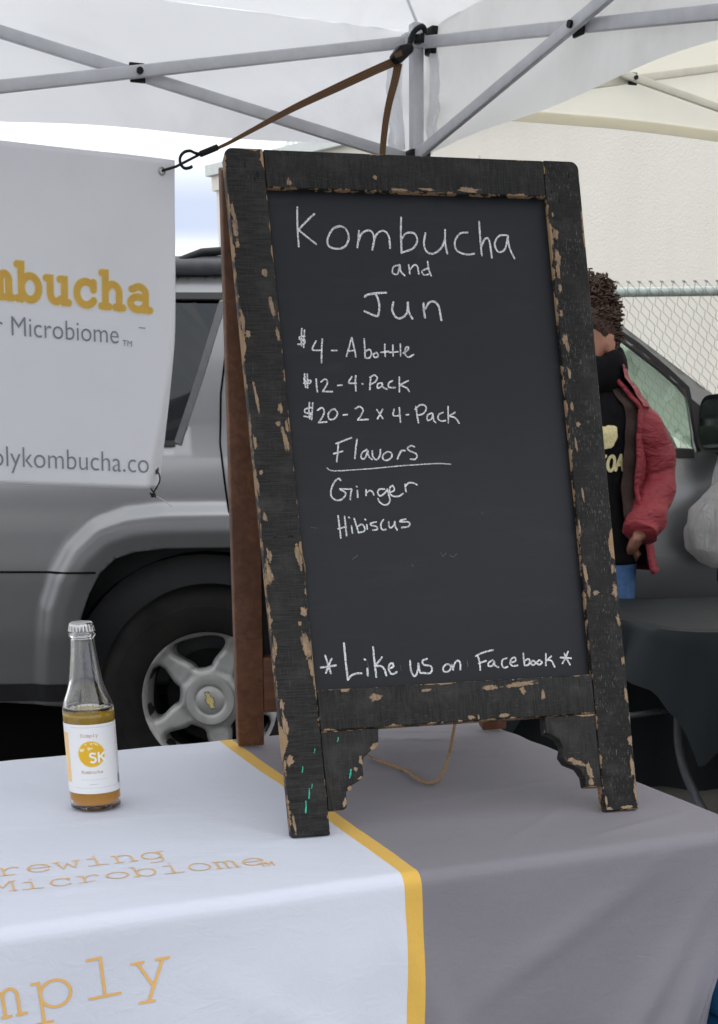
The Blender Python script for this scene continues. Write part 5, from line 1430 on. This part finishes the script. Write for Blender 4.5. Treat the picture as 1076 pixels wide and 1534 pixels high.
# cam buckle and top hook
bk = [(595, 70), (612, 66), (616, 73), (615, 80), (598, 96), (592, 97), (585, 89), (585, 84)]
nb_ = -tv
mb = MB(); mb.prism([tuple((onT(a, b_, .06)-TC).dot(q) for q in (tu, Z3)) for a, b_ in bk], lambda x, y, d: TC+tu*x+Z3*y+nb_*d, .052, .078); mb.build('buckle', M['black_plastic'], bg_, bevel=.004)
strap('buckle_webbing', [onT(592, 84, .0795), onT(602, 79, .0795)], [.010, .012], -tv, bg_)
hk = [(613, 70), (616, 58), (619, 50), (625, 43), (633, 40), (637, 46), (637, 50)]
mb = MB(); mb.tube([Vector(q) for q in crom([tuple(onT(a, b_, .062)) for a, b_ in hk], 5)], .0065, 8); mb.build('top_hook', M['black_plastic'], bg_, smooth=True)
mb = MB(); mb.tube([onT(626, 52, .055), onT(626, 66, .055)], .010, 10); mb.tube([onT(633, 50, .058), onT(632, 64, .058)], .006, 10); mb.build('hook_latch', M['black_plastic'], bg_, bevel=.002)

# ------------------------------------------------------------------ the next stall's table
M['teal_cloth'] = fabric('dark cloth', (.008, .011, .0125), 0, .0, 900, .35, .01, 5, rough=.6)
x0f, y0f = .70, 3.40
fpoly_front = [(1.62, 3.37), (.83, 3.37)]
rim_ = [(2.5, 4.11), (2.5, 3.36), (1.6, 3.355), (1.02, 3.36)] + arc(.835, 3.50, .13, .14, 270, 190, 10) + [(.60, 3.80), (.47, 4.02), (.22, 4.05)] + [(.22, 4.085), (.9, 4.10)]
rim_ = resample(rim_, .03)
ft = empty('stall_table', (1.4, 3.8, 0), 0, 'neighbouring stall table with black metal legs under the dark cloth', 'table')
mb = MB(); mb.prism([(p[0]*.985+.02, p[1]*.985+.055) for p in rim_], lambda x, y, d: (x, y, d), .70, .735); mb.build('table_top', M['greytrim'], ft)
ctrx, ctry = 1.4, 3.78
mb = MB(); rings = []
n = len(rim_)
cum = [0]
for i in range(n): cum.append(cum[-1]+math.hypot(rim_[(i+1) % n][0]-rim_[i][0], rim_[(i+1) % n][1]-rim_[i][1]))
def cornerx(p): return math.exp(-((p[0]-.80)**2+(p[1]-3.42)**2)/.05)
dirs = []
for i in range(n):
    a = rim_[i-1]; b_ = rim_[(i+1) % n]; tx_, ty_ = b_[0]-a[0], b_[1]-a[1]; L = math.hypot(tx_, ty_); nx_, ny_ = ty_/L, -tx_/L
    if nx_*(rim_[i][0]-ctrx)+ny_*(rim_[i][1]-ctry) < 0: nx_, ny_ = -nx_, -ny_
    dirs.append((nx_, ny_))
dropl = []
for i, p in enumerate(rim_):
    d = .13
    # the cloth hangs in a long point at the corner and short along the left side
    px_, py_ = p
    if py_ < 3.62 and px_ > .66: d = interp([(.62, .10), (.69, .12), (.715, .15), (.76, .21), (.825, .35), (.86, .29), (1.0, .28), (1.2, .42), (1.5, .36)], px_)
    if py_ > 4.03: d = .58
    if px_ < .66 and py_ < 4.01: d = .13
    elif px_ < .66: d = .13+.45*min(1, (py_-4.01)/.03)
    if px_ > 2.4: d = .5
    dropl.append(min(d, .62))
for k in range(14):
    q = k/13; rr = []
    for i, p in enumerate(rim_):
        if k == 0: off, z = -.012, .7425
        elif k == 1: off, z = 0.004, .738
        else:
            h_ = (k-1)/12; off = .008+.05*h_*(.35+.65*math.sin(cum[i]*17+.8)+.3*math.sin(cum[i]*41)); z = .738-dropl[i]*h_
        rr.append((p[0]+dirs[i][0]*off, p[1]+dirs[i][1]*off, z))
    rings.append(rr)
mb.loft(rings, cap=False)
tpn = len(mb.v)
V2b, F2b = panel2d([(p[0]-d[0]*.012, p[1]-d[1]*.012) for p, d in zip(rim_, dirs)], [], [(.2, 2.5, 3.3, 4.2, .05)])
mb.add([(x, y, .7425+.0025*noise.noise(Vector((x*5, y*5, 0)))*(1 if 0 else .6)) for x, y in V2b], F2b)
fc = mb.build('stall_cloth', M['teal_cloth'], None, smooth=True); smooth_angle(fc, 45)
tag(fc, 'dark cloth with a hanging corner point draped over the neighbouring stall table', 'tablecloth')
def fleg(pts, r_=.0125):
    mb = MB(); mb.tube([Vector(q) for q in crom([tuple(p) for p in pts], 6)], r_, 10); mb.build('leg', M['greytrim'], ft, smooth=True)
fleg([onY(1014, 1040, 3.62), onY(1016, 1075, 3.62), onY(1017, 1115, 3.62), onY(1026, 1155, 3.60), onY(1041, 1190, 3.58), onY(1057, 1222, 3.55), onY(1085, 1290, 3.52)])
mb = MB(); mb.tube([onY(900, 1078, 3.66), onY(1016, 1062, 3.64)], .008, 8); mb.build('crossbar', M['greytrim'], ft, smooth=True)
fleg([(2.2, 3.6, .7), (2.2, 3.6, .35), (2.25, 3.5, 0)]); fleg([(2.2, 3.95, .7), (2.2, 3.95, .35), (2.25, 4.1, 0)]); fleg([(.62, 3.98, .7), (.62, 3.98, .35), (.66, 4.08, 0)])

# blue cooler at the lower right, beside our table
M['blue'] = simple('blue plastic', (.035, .17, .36), .4, 0, .08)
cpos = tp(.20, -TD+.02, 0)
cl_ = empty('blue_cooler', tuple(cpos), TH, 'blue plastic cooler box standing beside the right end of the front table', 'cooler')
mb = MB(); mb.box(cpos+Z3*.25, uT, vT, Z3, .20, .22, .235); mb.build('body', M['blue'], cl_, bevel=.02, seg=3)
mb = MB(); mb.box(cpos+Z3*.52, uT, vT, Z3, .21, .23, .033); mb.build('lid', M['blue'], cl_, bevel=.015, seg=3)
mb = MB(); mb.tube([cpos+Z3*.40-uT*.15-vT*.225, cpos+Z3*.36-uT*.15-vT*.25, cpos+Z3*.36+uT*.15-vT*.25, cpos+Z3*.40+uT*.15-vT*.225], .012, 8); mb.build('handle', M['trim'], cl_, smooth=True)

# ------------------------------------------------------------------ woman standing behind the next table
PXc, PYc, PA = .625, 4.25, R(25)
fwd = Vector((-math.sin(PA), -math.cos(PA), 0)); lft_ = Vector((-fwd.y, fwd.x, 0))
person = empty('person', (PXc, PYc, 0), 0, 'woman in red jacket over black hoodie, curly dark hair tied up, hand in pocket', 'person')
def pp(x, y, z): return Vector((PXc, PYc, 0))+lft_*x+fwd*y+Z3*z
def ell(c, ax, ay, rx, ry, n=20, ex=1.0, ph=0):
    return [c+ax*rx*sgnpow(math.cos(a), ex)+ay*ry*sgnpow(math.sin(a), ex) for a in [2*PI*i/n+ph for i in range(n)]]
def limb(mb, pts, rad, n=16, fl=1.0):
    P = [Vector(q) for q in crom([tuple(p) for p in pts], 6)]; N = len(P)
    def rf(t_): 
        f_ = t_*(len(rad)-1); k = min(int(f_), len(rad)-2); return lerp(rad[k], rad[k+1], f_-k)
    mb.tube(P, .01, n, True, rf, fl)
M['skin'] = simple('skin', (.28, .13, .085), .5, 0, .08, 40)
HA = R(44); hf = Vector((-math.sin(HA), -math.cos(HA), 0)); hl = Vector((-hf.y, hf.x, 0)); HC = pp(-.002, .012, 1.450)
def hp(x, y, z): return HC+hl*x+hf*y+Z3*z
mb = MB()
HR = [(-.112, .030, .066, .014), (-.10, .042, .080, -.015), (-.08, .054, .087, -.040), (-.05, .063, .088, -.065), (-.02, .068, .088, -.080), (.01, .071, .086, -.090), (.04, .072, .087, -.094), (.07, .068, .080, -.090), (.092, .055, .062, -.074), (.108, .030, .032, -.045)]
mb.loft([[hp(rx*math.cos(a), (yf+yk)/2+(yf-yk)/2*math.sin(a), z) for a in [2*PI*i/24 for i in range(24)]] for z, rx, yf, yk in HR])
mb.loft([[hp(w_*math.cos(a), .082+d*max(0, math.sin(a))+.002, z+.004*math.sin(a)) for a in [2*PI*i/12 for i in range(12)]] for z, w_, d in ((.022, .006, .006), (.0, .008, .014), (-.018, .012, .024), (-.030, .015, .020), (-.036, .008, .008))])   # nose
for z in (-.056, -.066): mb.tube([hp(-.020, .078, z), hp(-.008, .089, z+.002), hp(.008, .089, z+.002), hp(.020, .078, z)], .0045, 8)     # lips
for s_ in (-1, 1):      # ears, brows
    mb.loft([[hp(s_*(.070+dx), -.006+ry*math.cos(a)-.004*q_, -.012+rz_*math.sin(a)) for a in [2*PI*i/16 for i in range(16)]] for q_, (dx, ry, rz_) in enumerate(((-.008, .010, .018), (.002, .014, .026), (.010, .019, .032), (.013, .017, .030)))])
    mb.tube([hp(s_*.012, .086, .030), hp(s_*.030, .084, .036), hp(s_*.050, .070, .030)], .006, 8)
limb(mb, [pp(0, -.01, 1.26), pp(0, 0, 1.32), hp(0, -.02, -.08), hp(0, -.02, -.02)], [.060, .050, .050, .055])
tr_rings = [(.80, .155, .11), (.90, .15, .105), (1.0, .132, .095), (1.10, .14, .10), (1.20, .155, .105), (1.27, .16, .085), (1.32, .10, .06)]
mb.loft([ell(pp(0, 0, z), lft_, fwd, rx, ry, 24, .9) for z, rx, ry in tr_rings])
ARM_L = [pp(.120, 0, 1.262), pp(.176, -.02, 1.20), pp(.212, -.05, 1.085), pp(.215, .02, .99), pp(.205, .085, .925)]
ARM_R = [pp(-.120, 0, 1.262), pp(-.176, -.02, 1.20), pp(-.212, -.05, 1.075), pp(-.205, .02, .99), pp(-.178, .10, .905)]
for A_ in (ARM_L, ARM_R):
    limb(mb, A_, [.046, .044, .038, .034, .025])
    w0 = A_[-1]; d = (A_[-1]-A_[-2]).normalized(); d = (Vector((0, 0, -.55))-lft_*(.45 if A_ is ARM_L else -.45)-fwd*.75).normalized()
    limb(mb, [w0, w0+d*.04, w0+d*.085], [.024, .034, .030], 12, .55)
    sd2 = d.cross(fwd).normalized()
    for k in range(4):
        s_ = (k-1.5)*.017; b0 = w0+d*.075+sd2*s_; ln = (.060, .070, .066, .052)[k]
        limb(mb, [b0, b0+d*ln*.5+fwd*.004, b0+d*ln-fwd*.012], [.0095, .0088, .007], 8)
    b0 = w0+d*.03+sd2*.030; limb(mb, [b0, b0+sd2*.022+d*.02, b0+sd2*.028+d*.048], [.012, .0105, .008], 8)
for s_ in (-1, 1):
    foot = pp(s_*.10, .0, .08) if s_ < 0 else pp(.125, .02, .08)
    limb(mb, [pp(s_*.08, 0, .84), pp(s_*.09, .01, .62), pp(s_*.095, .015, .45), pp(s_*.10, -.01, .25), foot], [.085, .072, .052, .045, .032])
    limb(mb, [foot+Z3*-.01-fwd*.03, foot+fwd*.05-Z3*.035, foot+fwd*.15-Z3*.05], [.035, .034, .022], 12)
body = mb.build('body', M['skin'], person)
rm = body.modifiers.new('one skin', 'REMESH'); rm.mode = 'VOXEL'; rm.voxel_size = .0062; rm.use_smooth_shade = True
sm_ = body.modifiers.new('soft', 'SMOOTH'); sm_.iterations = 3; sm_.factor = .5
# eyes
for s_ in (-1, 1):
    mb = MB(); mb.lathe([(.0001, -.0115), (.008, -.008), (.0115, 0), (.008, .008), (.0001, .0115)], 12, Matrix.Translation(hp(s_*.031, .0735, .012))); mb.build('eye', simple('eye white', (.7, .68, .65), .2), person, smooth=True)
# jeans and shoes
t_j = simple('blue denim', (.035, .085, .19), .85, 0, .25, 60, .4, 700, .001)
mb = MB()
mb.loft([ell(pp(0, 0, z), lft_, fwd, rx, ry, 28, .9) for z, rx, ry in ((.95, .150, .112), (.88, .164, .120), (.80, .172, .124), (.74, .165, .120))])
for s_ in (-1, 1):
    limb(mb, [pp(s_*.085, 0, .84), pp(s_*.092, .01, .62), pp(s_*.10, .015, .45), pp(s_*.105, -.01, .25), pp(s_*.11, 0, .07)], [.092, .082, .066, .060, .062], 18)
o = mb.build('jeans', t_j, person, smooth=True)
rm = o.modifiers.new('one cloth', 'REMESH'); rm.mode = 'VOXEL'; rm.voxel_size = .009; rm.use_smooth_shade = True
for s_ in (-1, 1):
    c = pp(s_*.11, .03, 0) if s_ < 0 else Vector((.885, 4.25, 0))
    if s_ > 0: c = pp(.12, .05, 0)
    mb = MB(); rings = []
    for (y, w_, h_) in ((-.09, .025, .06), (-.075, .036, .085), (-.03, .040, .095), (.03, .040, .085), (.09, .045, .06), (.14, .040, .045), (.165, .022, .03)):
        rings.append([c+lft_*w_*sgnpow(math.cos(a), .8)+fwd*y+Z3*(h_/2+h_/2*sgnpow(math.sin(a), .7)) for a in [2*PI*i/16 for i in range(16)]])
    mb.loft(rings); mb.build('shoe', M['trim'], person, smooth=True)
# black hoodie
M['hoodie'] = simple('black fleece', (.006, .006, .007), .95, 0, .3, 50, .5, 400, .002, spec=.08)
TRH = [(.80, .168, .124), (.84, .176, .130), (.90, .172, .128), (1.0, .155, .118), (1.10, .158, .122), (1.20, .170, .125), (1.265, .172, .10), (1.305, .13, .08), (1.335, .08, .066)]
def hood_r(z):
    return interp([(a, b_) for a, b_, c in TRH], z), interp([(a, c) for a, b_, c in TRH], z)
def hood_pt(ph, z, off=0):
    rx, ry = hood_r(z); wr = .004*noise.noise(Vector((math.cos(ph)*2.5, math.sin(ph)*2.5, z*9)))
    return pp((rx+off+wr)*math.cos(ph), (ry+off+wr)*math.sin(ph), z)
mb = MB(); mb.loft([[hood_pt(2*PI*i/60, z) for i in range(60)] for z in [lerp(.835, 1.335, k/36) for k in range(37)]])
mb.build('hoodie', M['hoodie'], person, smooth=True)
mb = MB(); rings = []   # hood bunched round the neck
for i in range(37):
    a = 2*PI*i/36; cc = pp(.015+.070*math.cos(a), .0+.068*math.sin(a), 1.366+.012*-math.sin(a)); ra = (cc-pp(.015, 0, cc.z)).normalized()
    th = .036+.012*max(0, -math.sin(a))+.004*math.sin(a*5)
    rings.append([cc+ra*th*math.cos(b_)+Z3*(th*1.6)*math.sin(b_) for b_ in [2*PI*k/14 for k in range(14)]])
mb.loft(rings, cap=False); mb.build('hood', M['hoodie'], person, smooth=True)
# hoodie print
M['print_gold'] = simple('faded gold print', (.52, .46, .25), .8, 0, .2, 150)
PH0 = R(60)
def tfn(x, y, off):
    z = y; rx, ry = hood_r(z); ph = PH0-x/.15
    return hood_pt(ph, z, .0035+off)
def ph_for(px, py):
    best = None
    tgt = onY(px, py, PYc-.1)
    for k in range(0, 180):
        p = hood_pt(R(k), tgt.z)
        d, _ = ray(px, py)
        # project
        dd = (p-Vector((0, 0, CAMH))); xr = dd.dot(cR)/dd.dot(cF)*F_PX+CX
        if best is None or abs(xr-px) < best[0]: best = (abs(xr-px), R(k), tgt.z)
    return -(best[1]-PH0)*.15, best[2]
LET = {'O': [arc(.5, .5, .42, .5, 0, 360, 20)], 'A': [[(0, 0), (.45, 1)], [(.45, 1), (.95, 0)], [(.2, .36), (.75, .36)]], 'K': [[(.12, 0), (.12, 1)], [(.85, 1), (.14, .45)], [(.35, .6), (.9, 0)]]}
xa, za = ph_for(908, 705); xb_, zb_ = ph_for(943, 702)
wl_ = (xb_-xa)/3
mb = MB()
for i, ch in enumerate('OAK'):
    for k, st in enumerate(LET[ch]): ribbon(mb, [(xa+wl_*(i+.88*x), za+.005*i/3+y*.040) for x, y in st], .009, tfn, .0003*k+.0002*i, fine=.01)
for i, ch in enumerate('OAK'):
    for k, st in enumerate(LET[ch]): ribbon(mb, [(xa-wl_*(3-i)+wl_*.88*x, za+y*.040) for x, y in st], .009, tfn, .0003*k, fine=.01)
mb.build('shirt_lettering', M['print_gold'], person, recalc=False)
xc_, zc_ = ph_for(908, 655)
mb = MB(); disc(mb, xc_, zc_, .032, tfn, .0003, 24, 4, .3); mb.build('shirt_emblem', M['print_gold'], person, recalc=False)
# red jacket: body shell open in front, lining, sleeves, collar
t = NT('red quilted jacket'); co = t.coord('Object'); n1 = t.noise(co, 6, 5, .6); n2 = t.noise(co, 500, 2)
x_ = t.n('ShaderNodeBump'); x_.inputs['Strength'].default_value = .9; x_.inputs['Distance'].default_value = .02
t.l(t.noise(t.coord('Object', (1, 1, 2.4)), 13, 4, .55, .8), x_.inputs['Height'])
M['red'] = t.done(t.bsdf(t.mix(n1, (.15, .008, .016), (.24, .018, .028)), .62, 0, x_.outputs[0], sheen=.04))
M['lining'] = simple('brown fleece lining', (.026, .013, .010), .95, 0, .3, 60, .5, 300, .003, sheen=.1)
def jrad(z):
    return (interp([(.80, .238), (.86, .230), (.95, .205), (1.05, .185), (1.15, .188), (1.22, .190), (1.27, .180), (1.31, .135), (1.35, .098)], z),
            interp([(.80, .160), (.95, .150), (1.1, .140), (1.22, .138), (1.27, .115), (1.31, .098), (1.35, .088)], z))
def jpt(q, z, off=0):
    # q 0..1 runs from her left front edge round the back to her right front edge
    e = R(24-8*max(0, (1.1-z)/.3)); e2_ = R(40)
    ph = lerp(e, -PI-e2_, q)
    rx, ry = jrad(z); wr = .007*noise.noise(Vector((math.cos(ph)*3, math.sin(ph)*3, z*8)))+.004*math.sin(z*38+3*math.cos(ph))
    flare = .018*math.exp(-q/.05)+.018*math.exp(-(1-q)/.05)
    return pp((rx+off+wr+flare)*math.cos(ph), (ry+off+wr+flare)*math.sin(ph), z)
mb = MB(); mb.grid(72, 44, lambda a, b_: jpt(a, lerp(.815, 1.35, b_), 0)); jk = mb.build('jacket', M['red'], person, smooth=True, recalc=False)
mb = MB(); mb.grid(72, 44, lambda a, b_: jpt(a, lerp(.817, 1.349, b_), -.008)); mb.build('lining', M['lining'], jk, smooth=True, recalc=False)
for q0 in (0, 1):     # rolled front edge
    mb = MB(); mb.tube([jpt(q0, lerp(.815, 1.35, k/40), -.004) for k in range(41)], .007, 8); mb.build('front_edge', M['red'], jk, smooth=True)
mb = MB(); mb.tube([jpt(k/60, .816, -.004) for k in range(61)], .008, 8); mb.build('hem_band', M['red'], jk, smooth=True)
mb = MB(); mb.grid(12, 40, lambda a, b_: pp((jrad(lerp(.96, 1.33, b_))[0]-.004-.012*a)*math.cos(R(lerp(14, 33, a))), (jrad(lerp(.96, 1.33, b_))[1]+.012-.010*a)*math.sin(R(lerp(14, 33, a)))+.004*math.sin(b_*31), lerp(.96, 1.33, b_))); mb.build('lining_facing', M['lining'], jk, smooth=True, recalc=False)
# turned-down collar showing lining
mb = MB(); mb.grid(50, 10, lambda a, b_: jpt(lerp(.0, 1, a), lerp(1.27, 1.385, b_), .006+.03*math.sin(b_*PI*.5)*(1 if b_ < .6 else 1-(b_-.6)*1.4))); mb.build('collar', M['red'], jk, smooth=True, recalc=False)
for A_ in (ARM_L, ARM_R):
    P = [Vector(q) for q in crom([tuple(p) for p in A_], 12)]; N = len(P); mb = MB(); rings = []
    prev = None
    for i, p in enumerate(P):
        t_ = (P[min(i+1, N-1)]-P[max(i-1, 0)]).normalized(); a = lft_ if prev is None else prev; a = (a-t_*a.dot(t_)).normalized(); prev = a; b_ = t_.cross(a)
        f_ = i/(N-1); r_ = interp([(0, .040), (.12, .056), (.3, .062), (.55, .058), (.8, .054), (1, .050)], f_)
        rings.append([p+(a*math.cos(h_)+b_*math.sin(h_))*(r_+.0050*math.sin(f_*30+2*math.cos(h_))*(.4+.6*f_)+.006*noise.noise(Vector((math.cos(h_)*2, math.sin(h_)*2, f_*9)))) for h_ in [2*PI*k/22 for k in range(22)]])
    mb.loft(rings); mb.build('sleeve', M['red'], jk, smooth=True)
# curly hair: cap plus many curls and a bun on top
M['hair'] = simple('dark brown curls', (.038, .016, .009), .6, 0, .5, 60)
hair = mesh('hair', [], [], M['hair'], person)
mb = MB()
for z, rx, yf, yk in []: pass
caps = [(z, rx+.006, (yf+.006 if z > .03 else (.056 if z > -.005 else .0)), yk-.008) for z, rx, yf, yk in HR if z > -.09]
caps.append((.122, .02, .02, -.04))
mb.loft([[hp(rx*math.cos(a), (yf+yk)/2+(yf-yk)/2*math.sin(a) if (z > .05 or math.sin(a) < 0) else min((yf+yk)/2+(yf-yk)/2*math.sin(a), (-.018 if z < -.01 else (.05 if z < .03 else .2))), z) for a in [2*PI*i/28 for i in range(28)]] for z, rx, yf, yk in caps])
rnd = random.Random(11)
BUN = hp(0, -.016, .132)
mb.lathe([(.0001, -.045), (.034, -.03), (.046, 0), (.034, .03), (.0001, .04)], 16, Matrix.Translation(BUN))
def curl(p, d, L, r_, turns, th):
    d = d.normalized(); a = d.orthogonal().normalized(); b_ = d.cross(a); ph = rnd.uniform(0, 6.28); N = int(turns*8)
    mb.tube([p+d*(L*i/N)+(a*math.cos(ph+turns*2*PI*i/N)+b_*math.sin(ph+turns*2*PI*i/N))*r_*(.4+.6*i/N)-Z3*(.25*L*(i/N)**2) for i in range(N+1)], th, 4)
for k in range(820):
    a = rnd.uniform(0, 2*PI); z = rnd.uniform(-.09, .115)
    rx = interp([(q[0], q[1]) for q in caps], z); yf = interp([(q[0], q[2]) for q in caps], z); yk = interp([(q[0], q[3]) for q in caps], z)
    y = (yf+yk)/2+(yf-yk)/2*math.sin(a)
    if z < -.012 and y > -.012: continue
    if z < .03 and y > .055: continue
    p = hp(rx*1.02*math.cos(a), y, z); nrm = (p-HC); nrm.z *= .3; up = Z3*rnd.uniform(.4, 1.2)-hf*.3
    curl(p-nrm.normalized()*.004, nrm.normalized()*.08+up, rnd.uniform(.025, .065), rnd.uniform(.004, .010), rnd.uniform(1.0, 2.6), rnd.uniform(.0014, .0036))
for k in range(260):
    d = Vector((rnd.gauss(0, 1), rnd.gauss(0, 1), rnd.gauss(.1, .8))).normalized(); p = BUN+Vector((d.x*.042, d.y*.042, d.z*.034))
    curl(p, d*.5+Vector((rnd.gauss(0, .8), rnd.gauss(0, .8), rnd.gauss(0, .5))), rnd.uniform(.02, .045), rnd.uniform(.005, .011), rnd.uniform(1.2, 2.4), rnd.uniform(.0015, .0028))
for k in range(420):  # strands drawn up over the temples
    a = rnd.uniform(0, 2*PI); z = rnd.uniform(-.012, .07)
    rx = interp([(q[0], q[1]) for q in caps], z); yf = interp([(q[0], q[2]) for q in caps], z); yk = interp([(q[0], q[3]) for q in caps], z)
    y = (yf+yk)/2+(yf-yk)/2*math.sin(a)
    if y < -.03 or (z < .03 and y > .06): continue
    p = hp(rx*1.01*math.cos(a), y, z); curl(p, Z3*.9-hf*rnd.uniform(.1, .9), rnd.uniform(.02, .05), rnd.uniform(.001, .004), rnd.uniform(.6, 1.6), rnd.uniform(.0010, .0020))
for k in range(26):   # fly-away strands
    d = Vector((rnd.gauss(.6, .8), rnd.gauss(0, .8), rnd.gauss(.3, .6))).normalized(); p = BUN+d*.035-Z3*rnd.uniform(0, .09)
    curl(p, d, rnd.uniform(.04, .07), rnd.uniform(.006, .014), rnd.uniform(.8, 1.5), .0006)
mb.f = [f_ for f_ in mb.f]
me = hair.data; me.from_pydata([tuple(v) for v in mb.v], [], mb.f); me.transform(world_of(person).inverted()); me.polygons.foreach_set('use_smooth', [True]*len(me.polygons))
if not me.materials: me.materials.append(M['hair'])

# ------------------------------------------------------------------ plastic bag hanging from the mirror
t = NT('thin white plastic film'); co = t.coord('Object')
cr = t.noise(t.coord('Object', (1.6, 1.6, .7)), 34, 5, .7, 2.2)
nb3 = t.bump(cr, 1.0, .03)
df = t.bsdf((.92, .92, .93), .25, 0, nb3, spec=.6)
tr = t.n('ShaderNodeBsdfTransparent'); tl = t.n('ShaderNodeBsdfTranslucent'); tl.inputs[0].default_value = (.85, .86, .87, 1)
m1 = t.n('ShaderNodeMixShader'); m1.inputs[0].default_value = .35; t.l(df, m1.inputs[1]); t.l(tl.outputs[0], m1.inputs[2])
m2 = t.n('ShaderNodeMixShader'); t.l(t.math('MULTIPLY_ADD', cr, .30, .02), m2.inputs[0]); t.l(m1.outputs[0], m2.inputs[1]); t.l(tr.outputs[0], m2.inputs[2])
M['film'] = t.done(m2.outputs[0])
bc = onY(1094, 790, 4.36)
bag = empty('plastic_bag', tuple(bc), 0, 'white plastic shopping bag hanging from the car door mirror', 'bag')
def bagr(z): return interp([(0, .045), (.02, .082), (.06, .118), (.12, .128), (.17, .112), (.22, .082), (.27, .060)], z)
zb0 = onY(1075, 850, 4.36).z
mb = MB()
def bgf(a, b_):
    z = .27*b_; r_ = bagr(z)*1.10; th = 2*PI*a; k = 1+.10*noise.noise(Vector((math.cos(th)*2, math.sin(th)*2, z*14)))+.05*math.sin(th*5+z*20)*(.3+b_)+.07*abs(noise.noise(Vector((math.cos(th)*7, math.sin(th)*7, z*9))))*(.4+b_)
    notch = -.03*math.cos(2*th)*b_**6
    return (bc.x+r_*k*math.cos(th), 4.355+r_*.55*k*math.sin(th), zb0+z+notch)
mb.grid(110, 40, bgf); mb.v.append(Vector((bc.x, 4.355, zb0-.002))); q0 = len(mb.v)-1
for i in range(110): mb.f.append((q0, i+1, i))
mb.build('bag_film', M['film'], bag, smooth=True, recalc=False)
for s_ in (-1, 1):
    mb = MB()
    zt_ = zb0+.27; x0_ = bc.x+s_*.052
    top_ = Vector((mc.x+.03, 4.40, mc.z-.06))
    def hfn(a, b_, s_=s_, x0_=x0_):
        p0 = Vector((x0_-s_*.022, 4.36, zt_-.05)); p1 = top_+Vector((s_*.012, 0, 0)); p = p0.lerp(p1, b_); p.x += s_*.012*math.sin(PI*b_)
        wd = lerp(.085, .020, min(1, b_*1.5)**.6); return p+Vector(((a-.5)*wd, .006*math.sin(a*9+b_*6), .0))
    mb.grid(8, 20, hfn); mb.build('handle', M['film'], bag, smooth=True, recalc=False)
M['bread'] = simple('brown contents', (.20, .15, .12), .8, 0, .3, 30)
for (dx, dz, r_) in ((-.035, .075, .05), (.03, .09, .055), (.0, .15, .035)):
    mb = MB(); rings = []
    for k in range(9):
        q = -1+2*k/8; rr = r_*math.sqrt(max(.02, 1-q*q))
        rings.append([Vector((bc.x+dx+rr*(1+.15*noise.noise(Vector((math.cos(a), math.sin(a), q+dx*30))))*math.cos(a), 4.355+rr*.6*math.sin(a), zb0+dz+q*r_)) for a in [2*PI*i/18 for i in range(18)]])
    mb.loft(rings); o = mb.build('bagged_food', M['bread'], None, smooth=True)
    tag(o, {-.035: 'brown rounded item at the bottom left inside the hanging plastic bag', .03: 'larger brown rounded item at the bottom right inside the plastic bag', .0: 'small brown item on top of the others inside the plastic bag'}[dx], 'food')
